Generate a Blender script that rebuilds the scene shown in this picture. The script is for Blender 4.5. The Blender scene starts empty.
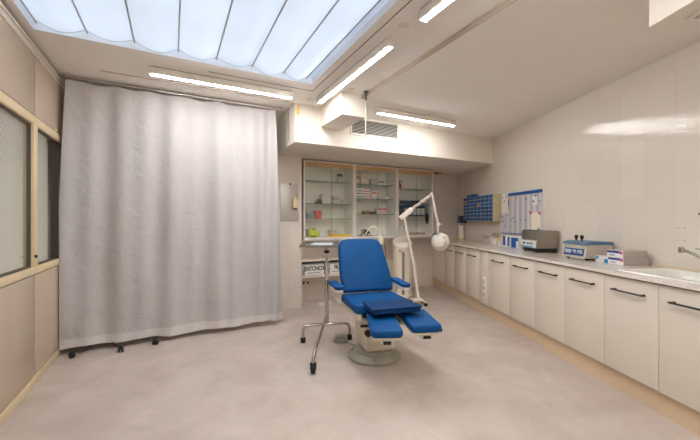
import bpy, bmesh, math, random
from mathutils import Vector, Matrix
random.seed(7)
R = math.radians
SC = bpy.context.scene
COL = SC.collection

# ---------------------------------------------------------------- materials
def lin(c):
    return tuple(((v/255)/12.92 if v/255 <= .04045 else ((v/255+.055)/1.055)**2.4) for v in c) + (1,)
MATS = {}
def mat(name, rgb, rough=.5, metal=0, noise=0, nscale=8, bump=0, bscale=60, coat=0, spec=.5, sheen=0, trans=0, ior=1.45):
    if name in MATS: return MATS[name]
    m = bpy.data.materials.new(name); m.use_nodes = True
    nt = m.node_tree; b = nt.nodes['Principled BSDF']
    c = lin(rgb)
    b.inputs['Base Color'].default_value = c
    b.inputs['Roughness'].default_value = rough
    b.inputs['Metallic'].default_value = metal
    b.inputs['Specular IOR Level'].default_value = spec
    b.inputs['Coat Weight'].default_value = coat
    b.inputs['Transmission Weight'].default_value = trans
    b.inputs['IOR'].default_value = ior
    tc = nt.nodes.new('ShaderNodeTexCoord')
    n = nt.nodes.new('ShaderNodeTexNoise'); n.inputs['Scale'].default_value = nscale; n.inputs['Detail'].default_value = 5
    nt.links.new(tc.outputs['Object'], n.inputs['Vector'])
    r = nt.nodes.new('ShaderNodeValToRGB')
    k = noise
    r.color_ramp.elements[0].position = .3; r.color_ramp.elements[1].position = .7
    r.color_ramp.elements[0].color = tuple(max(0, v*(1-k)) for v in c[:3]) + (1,)
    r.color_ramp.elements[1].color = tuple(min(1, v*(1+k)) for v in c[:3]) + (1,)
    nt.links.new(n.outputs['Fac'], r.inputs['Fac']); nt.links.new(r.outputs['Color'], b.inputs['Base Color'])
    if bump:
        n2 = nt.nodes.new('ShaderNodeTexNoise'); n2.inputs['Scale'].default_value = bscale; n2.inputs['Detail'].default_value = 3
        nt.links.new(tc.outputs['Object'], n2.inputs['Vector'])
        bp = nt.nodes.new('ShaderNodeBump'); bp.inputs['Strength'].default_value = bump; bp.inputs['Distance'].default_value = .01
        nt.links.new(n2.outputs['Fac'], bp.inputs['Height']); nt.links.new(bp.outputs['Normal'], b.inputs['Normal'])
    MATS[name] = m
    return m

def tile_mat(name, rgb, grout, axis, major, minor, rough=.12, minor_bump=.25):
    """glossy wall tile: major joints coloured and grooved, a fainter pressed relief of minor squares"""
    m = bpy.data.materials.new(name); m.use_nodes = True
    nt = m.node_tree; b = nt.nodes['Principled BSDF']; N = nt.nodes.new; L = nt.links.new
    tc = N('ShaderNodeTexCoord'); sp = N('ShaderNodeSeparateXYZ'); L(tc.outputs['Object'], sp.inputs[0])
    cb = N('ShaderNodeCombineXYZ'); L(sp.outputs[axis], cb.inputs[0]); L(sp.outputs['Z'], cb.inputs[1])
    def brick(w, h, mortar):
        k = N('ShaderNodeTexBrick'); k.offset = 0; k.squash = 1
        k.inputs['Scale'].default_value = 1; k.inputs['Brick Width'].default_value = w; k.inputs['Row Height'].default_value = h
        k.inputs['Mortar Size'].default_value = mortar; k.inputs['Mortar Smooth'].default_value = .3
        L(cb.outputs[0], k.inputs['Vector']); return k
    k1 = brick(major[0], major[1], .0012)
    k1.inputs['Color1'].default_value = lin(rgb); k1.inputs['Color2'].default_value = lin(tuple(v-4 for v in rgb)); k1.inputs['Mortar'].default_value = lin(grout)
    k2 = brick(minor[0], minor[1], .0035)
    L(k1.outputs['Color'], b.inputs['Base Color'])
    mx = N('ShaderNodeMath'); mx.operation = 'MULTIPLY'; mx.inputs[1].default_value = .5; L(k2.outputs['Fac'], mx.inputs[0])
    ad = N('ShaderNodeMath'); ad.operation = 'ADD'; L(mx.outputs[0], ad.inputs[0]); L(k1.outputs['Fac'], ad.inputs[1])
    inv = N('ShaderNodeMath'); inv.operation = 'SUBTRACT'; inv.inputs[0].default_value = 1; L(ad.outputs[0], inv.inputs[1])
    nz = N('ShaderNodeTexNoise'); nz.inputs['Scale'].default_value = 60; nz.inputs['Detail'].default_value = 3; L(cb.outputs[0], nz.inputs['Vector'])
    b1 = N('ShaderNodeBump'); b1.inputs['Strength'].default_value = minor_bump; b1.inputs['Distance'].default_value = .002; L(inv.outputs[0], b1.inputs['Height'])
    b2 = N('ShaderNodeBump'); b2.inputs['Strength'].default_value = .05; b2.inputs['Distance'].default_value = .02
    L(nz.outputs['Fac'], b2.inputs['Height']); L(b1.outputs['Normal'], b2.inputs['Normal']); L(b2.outputs['Normal'], b.inputs['Normal'])
    b.inputs['Roughness'].default_value = rough
    return m

def thin_glass(name, tint, refl=.9, rough=.02):
    m = bpy.data.materials.new(name); m.use_nodes = True; nt = m.node_tree; nt.nodes.clear(); N = nt.nodes.new; L = nt.links.new
    o = N('ShaderNodeOutputMaterial'); t = N('ShaderNodeBsdfTransparent'); t.inputs[0].default_value = lin(tint)
    g = N('ShaderNodeBsdfGlossy'); g.inputs['Roughness'].default_value = rough; g.inputs[0].default_value = (refl, refl, refl, 1)
    f = N('ShaderNodeFresnel'); ge = N('ShaderNodeNewGeometry'); mr = N('ShaderNodeMapRange'); mr.inputs['To Min'].default_value = 1.5; mr.inputs['To Max'].default_value = 1/1.5
    L(ge.outputs['Backfacing'], mr.inputs['Value']); L(mr.outputs[0], f.inputs[0])
    x = N('ShaderNodeMixShader'); L(f.outputs[0], x.inputs[0]); L(t.outputs[0], x.inputs[1]); L(g.outputs[0], x.inputs[2]); L(x.outputs[0], o.inputs[0])
    return m

def fabric(name, rgb, trans, noise=.03, nscale=3, bump=.0):
    m = bpy.data.materials.new(name); m.use_nodes = True; nt = m.node_tree; nt.nodes.clear(); N = nt.nodes.new; L = nt.links.new
    o = N('ShaderNodeOutputMaterial'); d = N('ShaderNodeBsdfDiffuse'); t = N('ShaderNodeBsdfTranslucent')
    tc = N('ShaderNodeTexCoord'); n = N('ShaderNodeTexNoise'); n.inputs['Scale'].default_value = nscale; n.inputs['Detail'].default_value = 4
    L(tc.outputs['Object'], n.inputs['Vector'])
    r = N('ShaderNodeValToRGB'); c = lin(rgb)
    r.color_ramp.elements[0].color = tuple(v*(1-noise) for v in c[:3])+(1,); r.color_ramp.elements[1].color = tuple(min(1, v*(1+noise)) for v in c[:3])+(1,)
    L(n.outputs['Fac'], r.inputs[0]); L(r.outputs[0], d.inputs[0]); L(r.outputs[0], t.inputs[0])
    if bump:
        n2 = N('ShaderNodeTexNoise'); n2.inputs['Scale'].default_value = 7; n2.inputs['Detail'].default_value = 5; n2.inputs['Distortion'].default_value = .6
        L(tc.outputs['Object'], n2.inputs['Vector'])
        bp = N('ShaderNodeBump'); bp.inputs['Strength'].default_value = bump; bp.inputs['Distance'].default_value = .03
        L(n2.outputs['Fac'], bp.inputs['Height']); L(bp.outputs[0], d.inputs['Normal'])
    x = N('ShaderNodeMixShader'); x.inputs[0].default_value = trans
    L(d.outputs[0], x.inputs[1]); L(t.outputs[0], x.inputs[2]); L(x.outputs[0], o.inputs[0])
    return m

def emit(name, rgb, s):
    m = bpy.data.materials.new(name); m.use_nodes = True; nt = m.node_tree; nt.nodes.clear()
    o = nt.nodes.new('ShaderNodeOutputMaterial'); e = nt.nodes.new('ShaderNodeEmission')
    e.inputs[0].default_value = (*rgb, 1); e.inputs[1].default_value = s; nt.links.new(e.outputs[0], o.inputs[0]); return m

def floor_mat():
    m = bpy.data.materials.new('floor_resin'); m.use_nodes = True; nt = m.node_tree; b = nt.nodes['Principled BSDF']; N = nt.nodes.new; L = nt.links.new
    tc = N('ShaderNodeTexCoord')
    a = N('ShaderNodeTexNoise'); a.inputs['Scale'].default_value = 2.6; a.inputs['Detail'].default_value = 9; a.inputs['Roughness'].default_value = .68; a.inputs['Distortion'].default_value = .4
    L(tc.outputs['Object'], a.inputs['Vector'])
    r = N('ShaderNodeValToRGB'); r.color_ramp.elements[0].position = .32; r.color_ramp.elements[1].position = .68
    r.color_ramp.elements[0].color = lin((176, 162, 152)); r.color_ramp.elements[1].color = lin((200, 187, 178))
    L(a.outputs['Fac'], r.inputs[0]); L(r.outputs[0], b.inputs['Base Color'])
    b.inputs['Roughness'].default_value = .42
    g = N('ShaderNodeTexNoise'); g.inputs['Scale'].default_value = 30; L(tc.outputs['Object'], g.inputs['Vector'])
    bp = N('ShaderNodeBump'); bp.inputs['Strength'].default_value = .08; bp.inputs['Distance'].default_value = .01
    L(g.outputs['Fac'], bp.inputs['Height']); L(bp.outputs[0], b.inputs['Normal'])
    return m

def marble_mat():
    m = bpy.data.materials.new('worktop_laminate'); m.use_nodes = True; nt = m.node_tree; b = nt.nodes['Principled BSDF']; N = nt.nodes.new; L = nt.links.new
    tc = N('ShaderNodeTexCoord'); a = N('ShaderNodeTexNoise'); a.inputs['Scale'].default_value = 55; a.inputs['Detail'].default_value = 8; a.inputs['Distortion'].default_value = 1.2
    L(tc.outputs['Object'], a.inputs['Vector']); r = N('ShaderNodeValToRGB')
    r.color_ramp.elements[0].position = .35; r.color_ramp.elements[1].position = .62
    r.color_ramp.elements[0].color = lin((216, 206, 195)); r.color_ramp.elements[1].color = lin((228, 220, 211))
    L(a.outputs['Fac'], r.inputs[0]); L(r.outputs[0], b.inputs['Base Color']); b.inputs['Roughness'].default_value = .12
    return m

CEIL = mat('ceiling_paint', (232, 227, 220), .85, noise=.015, nscale=2)
WHITE_PAINT = mat('white_wall_paint', (228, 220, 210), .7, noise=.012, nscale=3)
TILE_R = tile_mat('white_relief_tile_right', (222, 214, 204), (206, 194, 180), 'Y', (.25, .50), (.0833, .0833), .045, .5)
TILE_B = tile_mat('white_tile_back', (222, 213, 203), (190, 176, 160), 'X', (.15, .15), (.15, .15), .2, .2)
PANEL = mat('beige_laminate', (190, 171, 151), .28, noise=.015, nscale=2)
CREAM = mat('cream_wood', (219, 197, 160), .4, noise=.03, nscale=12)
BASEB = mat('skirting_tan', (214, 190, 160), .45, noise=.04, nscale=6)
DOORM = mat('cabinet_gloss_white', (222, 212, 199), .10, noise=.01, nscale=3, coat=.3)
CARC = mat('cabinet_carcass', (205, 193, 178), .5)
DARK = mat('dark_gap', (40, 36, 33), .8)
BLACK = mat('black_metal', (32, 30, 30), .4)
RUBBER = mat('black_rubber', (26, 26, 27), .6)
CHROME = mat('brushed_steel', (190, 188, 186), .22, 1)
SATIN = mat('satin_aluminium', (188, 184, 180), .35, .8)
WHITEP = mat('white_plastic', (228, 222, 212), .35)
GREYP = mat('grey_enamel', (150, 148, 140), .4)
BEIGEP = mat('beige_enamel', (212, 202, 184), .35)
BLUE = mat('blue_upholstery', (0, 74, 132), .55, spec=.25, noise=.06, nscale=6, bump=.15, bscale=220)
NAVY = mat('dark_blue_upholstery', (4, 52, 100), .55, spec=.25, noise=.05, nscale=6, bump=.15, bscale=220)
FRAMEM = mat('cabinet_frame_white', (224, 215, 206), .35)
OAK = mat('oak_strip', (196, 160, 108), .5, noise=.10, nscale=18)
GLASS = thin_glass('clear_glass', (255, 255, 255))
SHELFG = thin_glass('green_glass_shelf', (222, 234, 228))
SHELFE = mat('glass_edge_green', (74, 96, 90), .2)
SHELFE.node_tree.nodes['Principled BSDF'].inputs['Alpha'].default_value = .75
BLIND = mat('venetian_slat', (226, 223, 208), .5)
CURT = fabric('curtain_cloth', (195, 190, 190), .12, .02, 4, .55)
HEM = fabric('curtain_hem_cloth', (212, 207, 206), .05, .02, 4, .2)
SKYF = fabric('skylight_cloth', (240, 244, 250), .5, .02, 1.2)
REVEAL = mat('white_reveal', (232, 236, 242), .6)
TUBE = emit('led_diffuser', (.99, .99, .975), 58)
FLOORM = floor_mat()
MARBLE = marble_mat()
MIRROR = mat('mirror_glass', (196, 190, 182), .45, .6)
STEEL = mat('stainless_panel', (158, 150, 140), .38, .85)
def C(name, rgb, rough=.5, **k): return mat(name, rgb, rough, **k)

# ---------------------------------------------------------------- mesh helpers
class MB:
    def __init__(s): s.bm = bmesh.new(); s.smooth = False
    def _merge(s, t, mtx=None):
        if mtx is not None: bmesh.ops.transform(t, matrix=mtx, verts=t.verts)
        me = bpy.data.meshes.new('t'); t.to_mesh(me); t.free(); s.bm.from_mesh(me); bpy.data.meshes.remove(me); return s
    def box(s, x0, x1, y0, y1, z0, z1, bev=0, seg=2, mtx=None):
        t = bmesh.new(); bmesh.ops.create_cube(t, size=1)
        bmesh.ops.scale(t, vec=(abs(x1-x0), abs(y1-y0), abs(z1-z0)), verts=t.verts)
        bmesh.ops.translate(t, vec=((x0+x1)/2, (y0+y1)/2, (z0+z1)/2), verts=t.verts)
        if bev: bmesh.ops.bevel(t, geom=t.edges[:], offset=bev, segments=seg, profile=.5, affect='EDGES')
        return s._merge(t, mtx)
    def cyl(s, p0, p1, r0, r1=None, n=24, bev=0):
        r1 = r0 if r1 is None else r1
        p0, p1 = Vector(p0), Vector(p1); d = p1-p0
        t = bmesh.new(); bmesh.ops.create_cone(t, cap_ends=True, segments=n, radius1=r0, radius2=r1, depth=d.length)
        if bev: bmesh.ops.bevel(t, geom=[e for e in t.edges if len(e.link_faces) == 2 and any(len(f.verts) > 4 for f in e.link_faces)], offset=bev, segments=3, profile=.5, affect='EDGES')
        q = Vector((0, 0, 1)).rotation_difference(d.normalized())
        return s._merge(t, Matrix.Translation((p0+p1)/2) @ q.to_matrix().to_4x4())
    def prism(s, pts, z0, z1, bev=0, seg=3, mtx=None):
        t = bmesh.new(); vs = [t.verts.new((x, y, z0)) for x, y in pts]; f = t.faces.new(vs)
        e = bmesh.ops.extrude_face_region(t, geom=[f]); top = [v for v in e['geom'] if isinstance(v, bmesh.types.BMVert)]
        bmesh.ops.translate(t, vec=(0, 0, z1-z0), verts=top)
        bmesh.ops.recalc_face_normals(t, faces=t.faces)
        if bev: bmesh.ops.bevel(t, geom=[e for e in t.edges if abs(e.verts[0].co.z-e.verts[1].co.z) < 1e-6], offset=bev, segments=seg, profile=.5, affect='EDGES')
        return s._merge(t, mtx)
    def tube(s, pts, r, n=12, closed=False):
        pts = [Vector(p) for p in pts]; t = bmesh.new(); rings = []; N = len(pts)
        up = None
        for i, p in enumerate(pts):
            d = (pts[min(i+1, N-1)]-pts[max(i-1, 0)]).normalized()
            if up is None:
                a = Vector((0, 0, 1)) if abs(d.z) < .9 else Vector((1, 0, 0)); up = d.cross(a).normalized()
            else: up = (up-d*up.dot(d)).normalized()
            w = d.cross(up); rr = r[i] if isinstance(r, (list, tuple)) else r
            rings.append([t.verts.new(p+up*math.cos(2*math.pi*k/n)*rr+w*math.sin(2*math.pi*k/n)*rr) for k in range(n)])
        for a, b in zip(rings, rings[1:]):
            for k in range(n): t.faces.new((a[k], a[(k+1) % n], b[(k+1) % n], b[k]))
        t.faces.new(rings[0][::-1]); t.faces.new(rings[-1])
        bmesh.ops.recalc_face_normals(t, faces=t.faces)
        return s._merge(t)
    def lathe(s, prof, n=32, mtx=None):
        t = bmesh.new(); rings = []
        for r, z in prof:
            rings.append([t.verts.new((max(r, 1e-4)*math.cos(2*math.pi*k/n), max(r, 1e-4)*math.sin(2*math.pi*k/n), z)) for k in range(n)])
        for a, b in zip(rings, rings[1:]):
            for k in range(n): t.faces.new((a[k], a[(k+1) % n], b[(k+1) % n], b[k]))
        t.faces.new(rings[0][::-1]); t.faces.new(rings[-1])
        bmesh.ops.recalc_face_normals(t, faces=t.faces)
        return s._merge(t, mtx)
    def grid(s, fn, nu, nv, thick=0):
        t = bmesh.new(); g = [[t.verts.new(fn(i/nu, j/nv)) for j in range(nv+1)] for i in range(nu+1)]
        for i in range(nu):
            for j in range(nv): t.faces.new((g[i][j], g[i+1][j], g[i+1][j+1], g[i][j+1]))
        if thick: bmesh.ops.solidify(t, geom=t.faces[:], thickness=thick)
        return s._merge(t)
    def build(s, name, m, parent=None, smooth=True, loc=None, rot=None):
        me = bpy.data.meshes.new(name); s.bm.to_mesh(me); s.bm.free(); me.materials.append(m)
        if smooth:
            for p in me.polygons: p.use_smooth = True
            me.set_sharp_from_angle(angle=R(38))
        o = bpy.data.objects.new(name, me); COL.objects.link(o)
        if parent: o.parent = parent
        if loc: o.location = loc
        if rot: o.rotation_euler = rot
        return o
def curve_pts(ctrl, n=8):
    """Catmull-Rom through control points"""
    P = [Vector(c) for c in ctrl]; P = [P[0]*2-P[1]]+P+[P[-1]*2-P[-2]]; out = []
    for i in range(1, len(P)-2):
        for k in range(n):
            t = k/n; a, b, c, d = P[i-1:i+3]
            out.append(.5*((2*b)+(c-a)*t+(2*a-5*b+4*c-d)*t*t+(3*b-a-3*c+d)*t**3))
    out.append(P[-2]); return out
def empty(name, loc, rz=0):
    o = bpy.data.objects.new(name, None); o.location = loc; o.rotation_euler = (0, 0, rz); o.empty_display_size = .1; COL.objects.link(o); return o
def tag(o, label, cat, group=None, kind=None):
    if label: o['label'] = label
    if cat: o['category'] = cat
    if group: o['group'] = group
    if kind: o['kind'] = kind
    return o
def struct(o, label=None, cat=None):
    o['kind'] = 'structure'
    if label: o['label'] = label
    if cat: o['category'] = cat
    return o
def text_part(name, txt, size, m, parent, loc, rot, depth=.0006, sx=1):
    cu = bpy.data.curves.new(name, 'FONT'); cu.body = txt; cu.size = size; cu.extrude = depth; cu.offset = size*.035
    cu.align_x = 'CENTER'; cu.align_y = 'CENTER'
    tmp = bpy.data.objects.new(name+'_t', cu); COL.objects.link(tmp)
    dg = bpy.context.evaluated_depsgraph_get(); me = bpy.data.meshes.new_from_object(tmp.evaluated_get(dg))
    bpy.data.objects.remove(tmp); me.materials.clear(); me.materials.append(m)
    o = bpy.data.objects.new(name, me); COL.objects.link(o); o.parent = parent; o.location = loc; o.rotation_euler = rot; o.scale = (sx, 1, 1); return o

# ---------------------------------------------------------------- frames of the place
XL, YB, YP, XP, YF = -.97, 5.23, 4.80, 1.70, -1.3      # left wall, back wall, pillar face, pillar edge, front wall
HL, HR, XS = 2.70, 2.65, 1.88                           # left ceiling, right ceiling, step between them
def xr(y): return 2.535+(y+1.324)*.4152                 # right wall line
PHI = math.atan2(-.3835, .9236)
P0 = Vector((2.535, -1.324, 0))
def frame_right(name, t=0, d=0, z=0):
    """an Empty on the right-wall frame: local +Y runs along the wall away from the camera, local +X points into the wall"""
    e, n = Vector((.3835, .9236, 0)), Vector((-.9236, .3835, 0))
    p = P0+e*t+n*d; return empty(name, (p.x, p.y, z), PHI)
def rt(o, t=0, d=0, z=0):
    e, n = Vector((.3835, .9236, 0)), Vector((-.9236, .3835, 0)); p = P0+e*t+n*d
    o.location = (p.x, p.y, z); o.rotation_euler = (0, 0, PHI); return o

# ---------------------------------------------------------------- room shell
struct(MB().prism([(-1.5, YF-.1), (xr(YF)+.2, YF-.1), (xr(YB)+.3, YB+.15), (-1.5, YB+.15)], -.1, 0).build('floor', FLOORM, smooth=False))
struct(MB().box(XP-.02, xr(YB)+.25, YB, YB+.15, 0, 2.9).build('wall_back', TILE_B, smooth=False))
struct(MB().box(XL-.5, XP, YP, YB+.15, 0, 2.9).build('wall_pillar', TILE_B, smooth=False))
struct(MB().box(XL-.4, xr(YF)+.3, YF-.12, YF, 0, 2.9).build('wall_front', WHITE_PAINT, smooth=False))
w = MB().box(0, .12, -.2, 7.4, 0, 2.9).build('wall_right', TILE_R, smooth=False); rt(w); struct(w)
# ceilings, with the skylight opening left free
SX0, SX1, SY0, SY1 = -.905, 1.278, .60, 3.29
b = MB()
b.box(XL-.45, SX0, YF-.1, YP, HL, HL+.12); b.box(SX1, XS, YF-.1, 4.0, HL, HL+.12)
b.box(SX0, SX1, YF-.1, SY0, HL, HL+.12); b.box(SX0, SX1, SY1, YP, HL, HL+.12)
b.box(SX1, XS, 3.9, YB, HL, HL+.12)
struct(b.build('ceiling', CEIL, smooth=False))
b = MB().prism([(XS, YF-.1), (xr(YF)+.2, YF-.1), (xr(YB)+.2, YB+.1), (XS, YB+.1)], HR, HR+.2)
struct(b.build('ceiling_lower', CEIL, smooth=False), 'plain ceiling on the right, one step lower than the skylight ceiling', 'ceiling')
# skylight shaft
b = MB(); T = .08
b.box(SX0-T, SX0, SY0-T, SY1+T, HL+.12, 2.94); b.box(SX1, SX1+T, SY0-T, SY1+T, HL+.12, 2.94)
b.box(SX0, SX1, SY0-T, SY0, HL+.12, 2.94); b.box(SX0, SX1, SY1, SY1+T, HL+.12, 2.94)
for (a, c, d, e) in ((SX0-.004, SX0, SY0, SY1), (SX1, SX1+.004, SY0, SY1), (SX0, SX1, SY1, SY1+.004)): pass
struct(b.build('trim_1', REVEAL, smooth=False), 'white shaft of the skylight', 'trim')
b = MB(); q = .006
b.box(SX0, SX0+q, SY0, SY1, HL-.001, HL+.12); b.box(SX1-q, SX1, SY0, SY1, HL-.001, HL+.12); b.box(SX0+q, SX1-q, SY1-q, SY1, HL-.001, HL+.12)
struct(b.build('trim_2', REVEAL, smooth=False), 'white lining of the skylight opening', 'trim')
win = struct(empty('window_1', ((SX0+SX1)/2, (SY0+SY1)/2, 2.95)), 'rooflight above the skylight blind', 'window')
MB().box(-1.15, 1.15, -1.4, 1.4, 0, .008).build('pane', thin_glass('roof_glass', (240, 244, 248)), win, False)
b = MB()
for y in (-1.38, -.83, -.28, .27, .82, 1.37): b.box(-1.15, 1.15, y-.03, y+.03, -.05, -.002)
for x in (-1.12, -.4, .4, 1.12): b.box(x-.02, x+.02, -1.4, 1.4, -.055, -.003)
b.build('window_frame', WHITEP, win, False)
# access-frame joint round the skylight: a narrow metal bead
b = MB()
b.box(.30, 1.345, 3.455, 3.461, HL-.004, HL); b.box(1.345, 1.351, .2, 3.461, HL-.004, HL)
struct(b.build('trim_3', mat('bead_grey', (120, 108, 98), .5), smooth=False), 'thin bead framing the skylight on the ceiling', 'trim')
# ceiling edge bead on the step
b = MB().box(XS-.004, XS, YF, 3.9, HR, HL-.004)
struct(b.build('trim_4', mat('step_paint', (150, 134, 118), .8), smooth=False), 'painted edge of the ceiling step', 'trim')
# soffit across the back
b = MB().prism([(1.30, 3.90), (xr(3.9)+.05, 3.90), (xr(YB)+.05, YB+.02), (1.30, YB+.02)], 2.235, HL+.05)
struct(b.build('trim_5', WHITE_PAINT, smooth=False), 'deep white soffit box running across the back of the room', 'soffit')
# duct box hanging in front of the soffit
b = MB().box(1.63, 1.93, 3.31, 3.90, 2.45, HL+.02)
struct(b.build('trim_6', WHITE_PAINT, smooth=False), 'white boxed duct meeting the soffit beside the air grille', 'duct box')
# boxed AC duct at the top right
b = MB().box(-.96, 0, -.6, 1.94, 2.40, HR+.02)
o = b.build('trim_7', WHITE_PAINT, smooth=False); rt(o, .09, 0.02, 0); struct(o, 'white boxed duct under the ceiling at top right', 'duct box')

def grille(name, w, h, label, loc, rot, n):
    """local x wide, z tall, faces -y"""
    e = empty(name, loc); e.rotation_euler = rot; tag(e, label, 'air vent')
    f = MB()
    f.box(-w/2, w/2, -.014, 0, h/2-.022, h/2, .002); f.box(-w/2, w/2, -.014, 0, -h/2, -h/2+.022, .002)
    f.box(-w/2, -w/2+.022, -.014, 0, -h/2+.022, h/2-.022, .002); f.box(w/2-.022, w/2, -.014, 0, -h/2+.022, h/2-.022, .002)
    f.build('frame', WHITEP, e)
    MB().box(-w/2+.022, w/2-.022, -.003, -.001, -h/2+.022, h/2-.022).build('backing', DARK, e, False)
    s = MB(); hh = h-.044
    for i in range(n):
        z = -hh/2+hh*(i+.5)/n
        s.box(-w/2+.022, w/2-.022, -.009, .009, -.0012, .0012, mtx=Matrix.Translation((0, -.010, z)) @ Matrix.Rotation(R(38), 4, 'X') @ Matrix.Diagonal((1, .8, 1, 1)))
    s.build('slats', mat('slat_grey', (196, 190, 182), .5), e, False)
    return e
grille('air_grille', .76, .23, 'rectangular slatted air grille on the face of the soffit', (2.42, 3.90, 2.525), (0, 0, 0), 10)
g = grille('duct_grille', .60, .25, 'small air grille under the boxed duct at the top right corner', (0, 0, 0), (0, 0, 0), 9)
_e, _n = Vector((.3835, .9236, 0)), Vector((-.9236, .3835, 0)); p = P0+_e*1.81+_n*.57; g.location = (p.x, p.y, 2.40); g.rotation_euler = (R(90), 0, PHI)

# ---------------------------------------------------------------- left partition
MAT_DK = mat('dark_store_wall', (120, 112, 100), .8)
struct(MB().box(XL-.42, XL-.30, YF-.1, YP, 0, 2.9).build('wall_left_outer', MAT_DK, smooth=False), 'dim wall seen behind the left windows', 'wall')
Y0s = [-.9, .14, 1.21, 2.40, 3.54, 4.80]     # panel seams
b = MB()
b.box(XL-.06, XL-.004, YF, YP, 0, .87); b.box(XL-.06, XL-.004, YF, YP, 2.12, HL)
struct(b.build('wall_left', DARK, smooth=False))
k = 1
for y0, y1 in zip(Y0s, Y0s[1:]):
    struct(MB().box(XL-.004, XL+.006, y0+.008, y1-.008, .075, .865, .0015).build('trim_%d' % (k+9), PANEL), 'beige laminate panel under the left windows', 'panel')
    struct(MB().box(XL-.004, XL+.006, y0+.008, y1-.008, 2.128, 2.60, .0015).build('trim_%d' % (k+10), PANEL), 'beige laminate panel above the left windows', 'panel')
    k += 2
struct(MB().box(XL-.004, XL+.014, YF, YP, 0, .068, .003).build('baseboard_left', CREAM))
b = MB(); b.box(XL-.004, XL+.014, YF, YP, 2.600, 2.620, .002); b.box(XL-.004, XL+.006, YF, YP, 2.621, 2.652, .001); b.box(XL-.004, XL+.018, YF, YP, 2.653, 2.672, .002)
struct(b.build('trim_8', mat('cornice_beige', (226, 214, 200), .45)), 'stepped cornice rail at the top of the left wall', 'trim')
wn = 2
for y0, y1 in ((2.40, 3.54), (3.54, 4.80)):
    e = struct(empty('window_%d' % wn, (XL, (y0+y1)/2, 1.495)), 'cream framed interior window %s' % ('nearer the camera with closed venetian blind' if wn == 2 else 'half hidden behind the curtain'), 'window'); wn += 1
    w = (y1-y0)/2; b = MB()
    b.box(-.06, .014, -w+.002, w-.002, .555, .622, .004); b.box(-.06, .014, -w+.002, w-.002, -.622, -.565, .004)
    b.box(-.06, .014, -w+.002, -w+.04, -.565, .555, .004); b.box(-.06, .014, w-.04, w-.002, -.565, .555, .004)
    b.build('window_frame', CREAM, e)
    b = MB()
    for zz in ((.545, .555), (-.565, -.555)): b.box(-.03, -.005, -w+.04, w-.04, zz[0], zz[1])
    for yy in ((-w+.04, -w+.05), (w-.05, w-.04)): b.box(-.03, -.005, yy[0], yy[1], -.555, .545)
    b.build('gasket', mat('dark_gasket', (92, 84, 74), .6), e, False)
    MB().box(-.022, -.017, -w+.048, w-.048, -.556, .546).build('pane', GLASS, e, False)
    b = MB(); ye = w-.06 if wn == 3 else -w+.52
    for i in range(62):
        z = -.545+i*.0178
        b.box(-.011, .011, -w+.055, ye, -.0006, .0006, mtx=Matrix.Translation((-.048, 0, z)) @ Matrix.Rotation(R(62), 4, 'Y'))
    for yy in (-w+.2, (-w+ye)/2, ye-.15): b.box(-.0505, -.0495, yy-.002, yy+.002, -.555, .555)
    b.build('venetian_blind', BLIND, e, False)
    kn = MB().cyl((0.014, 0, -.48), (.03, 0, -.48), .011, n=16)
    kn.build('window_catch', BLACK if wn == 3 else SATIN, e, loc=(0, w-.03 if wn == 3 else -w+.01-.12, 0)) if wn == 3 else kn.bm.free()

# ---------------------------------------------------------------- skylight blind
def skylight_blind():
    e = empty('skylight_blind', (0, 0, HL+.055)); tag(e, 'white translucent fabric blind with thin rods filling the skylight', 'skylight blind')
    xs = [SX0+.03]+[-.585+.3*i for i in range(7)]+[SX1-.02]
    xs = [-.885, -.585, -.274, .046, .352, .668, .971, 1.215]
    for i in range(len(xs)-1):
        a, c = xs[i], xs[i+1]
        def f(u, v, a=a, c=c, i=i):
            y = SY0+.02+v*(SY1-SY0-.065); s = math.sin(math.pi*u)
            sag = .045*s*(1+.25*math.sin(y*3+i*2))
            wr = .004*math.sin(y*9+i+u*3)*s
            return (a+(c-a)*u, y-.0+.02*s*(1 if v > .99 else 0), -sag+wr)
        fp = MB().grid(f, 14, 60).build('fabric_panel', SKYF, e)
        MB().tube([f(u/14, 1) for u in range(15)], .0035, 8).build('hem_cord', mat('blind_hem', (196, 200, 206), .6), fp)
    rodm = mat('blind_rod', (176, 172, 170), .5)
    for x in xs: MB().cyl((x, SY0+.02, -.006), (x, SY1-.012, -.006), .006, n=10).build('rod', rodm, e)
    MB().box(xs[-1], SX1-.008, SY0+.02, SY1-.04, -.004, 0).build('side_flap', SKYF, e)
skylight_blind()

# ---------------------------------------------------------------- tube lights
def tube_light(loc, rz, L, label):
    e = empty('tube_light', loc, rz); tag(e, label, 'ceiling light', 'white linear ceiling lights')
    MB().box(0, L, -.034, .034, -.066, -.006, .004).build('housing', WHITEP, e)
    MB().box(.02, L-.02, -.032, .032, -.006, 0).build('mounting_rail', GREYP, e)
    MB().box(.015, L-.015, -.015, .015, -.073, -.0662, .003, 2).build('diffuser', TUBE, e)
    for x0, x1 in ((-.004, .012), (L-.012, L+.004)): MB().box(x0, x1, -.036, .036, -.070, -.004, .004).build('end_cap', WHITEP, e)
    return e
tube_light((-.19, 3.60, HL), 0, 1.36, 'linear ceiling light just in front of the white curtain')
tube_light((1.49, 2.16, HL), R(90), 1.44, 'linear ceiling light running along the right edge of the skylight towards the duct box')
tube_light((1.49, .36, HL), R(90), 1.44, 'linear ceiling light cut by the top edge of the photo')
tube_light((2.17, 3.46, HR), 0, 1.25, 'linear ceiling light in front of the soffit air grille')
tube_light((-.3, -.4, HL), 0, 1.36, 'added linear fill light behind the camera on the left')  # unseen tube added to brighten the room
tube_light((.5, -.95, HL), 0, 1.36, 'added linear fill light behind the camera near the front wall')  # second unseen tube, also added as fill
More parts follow.
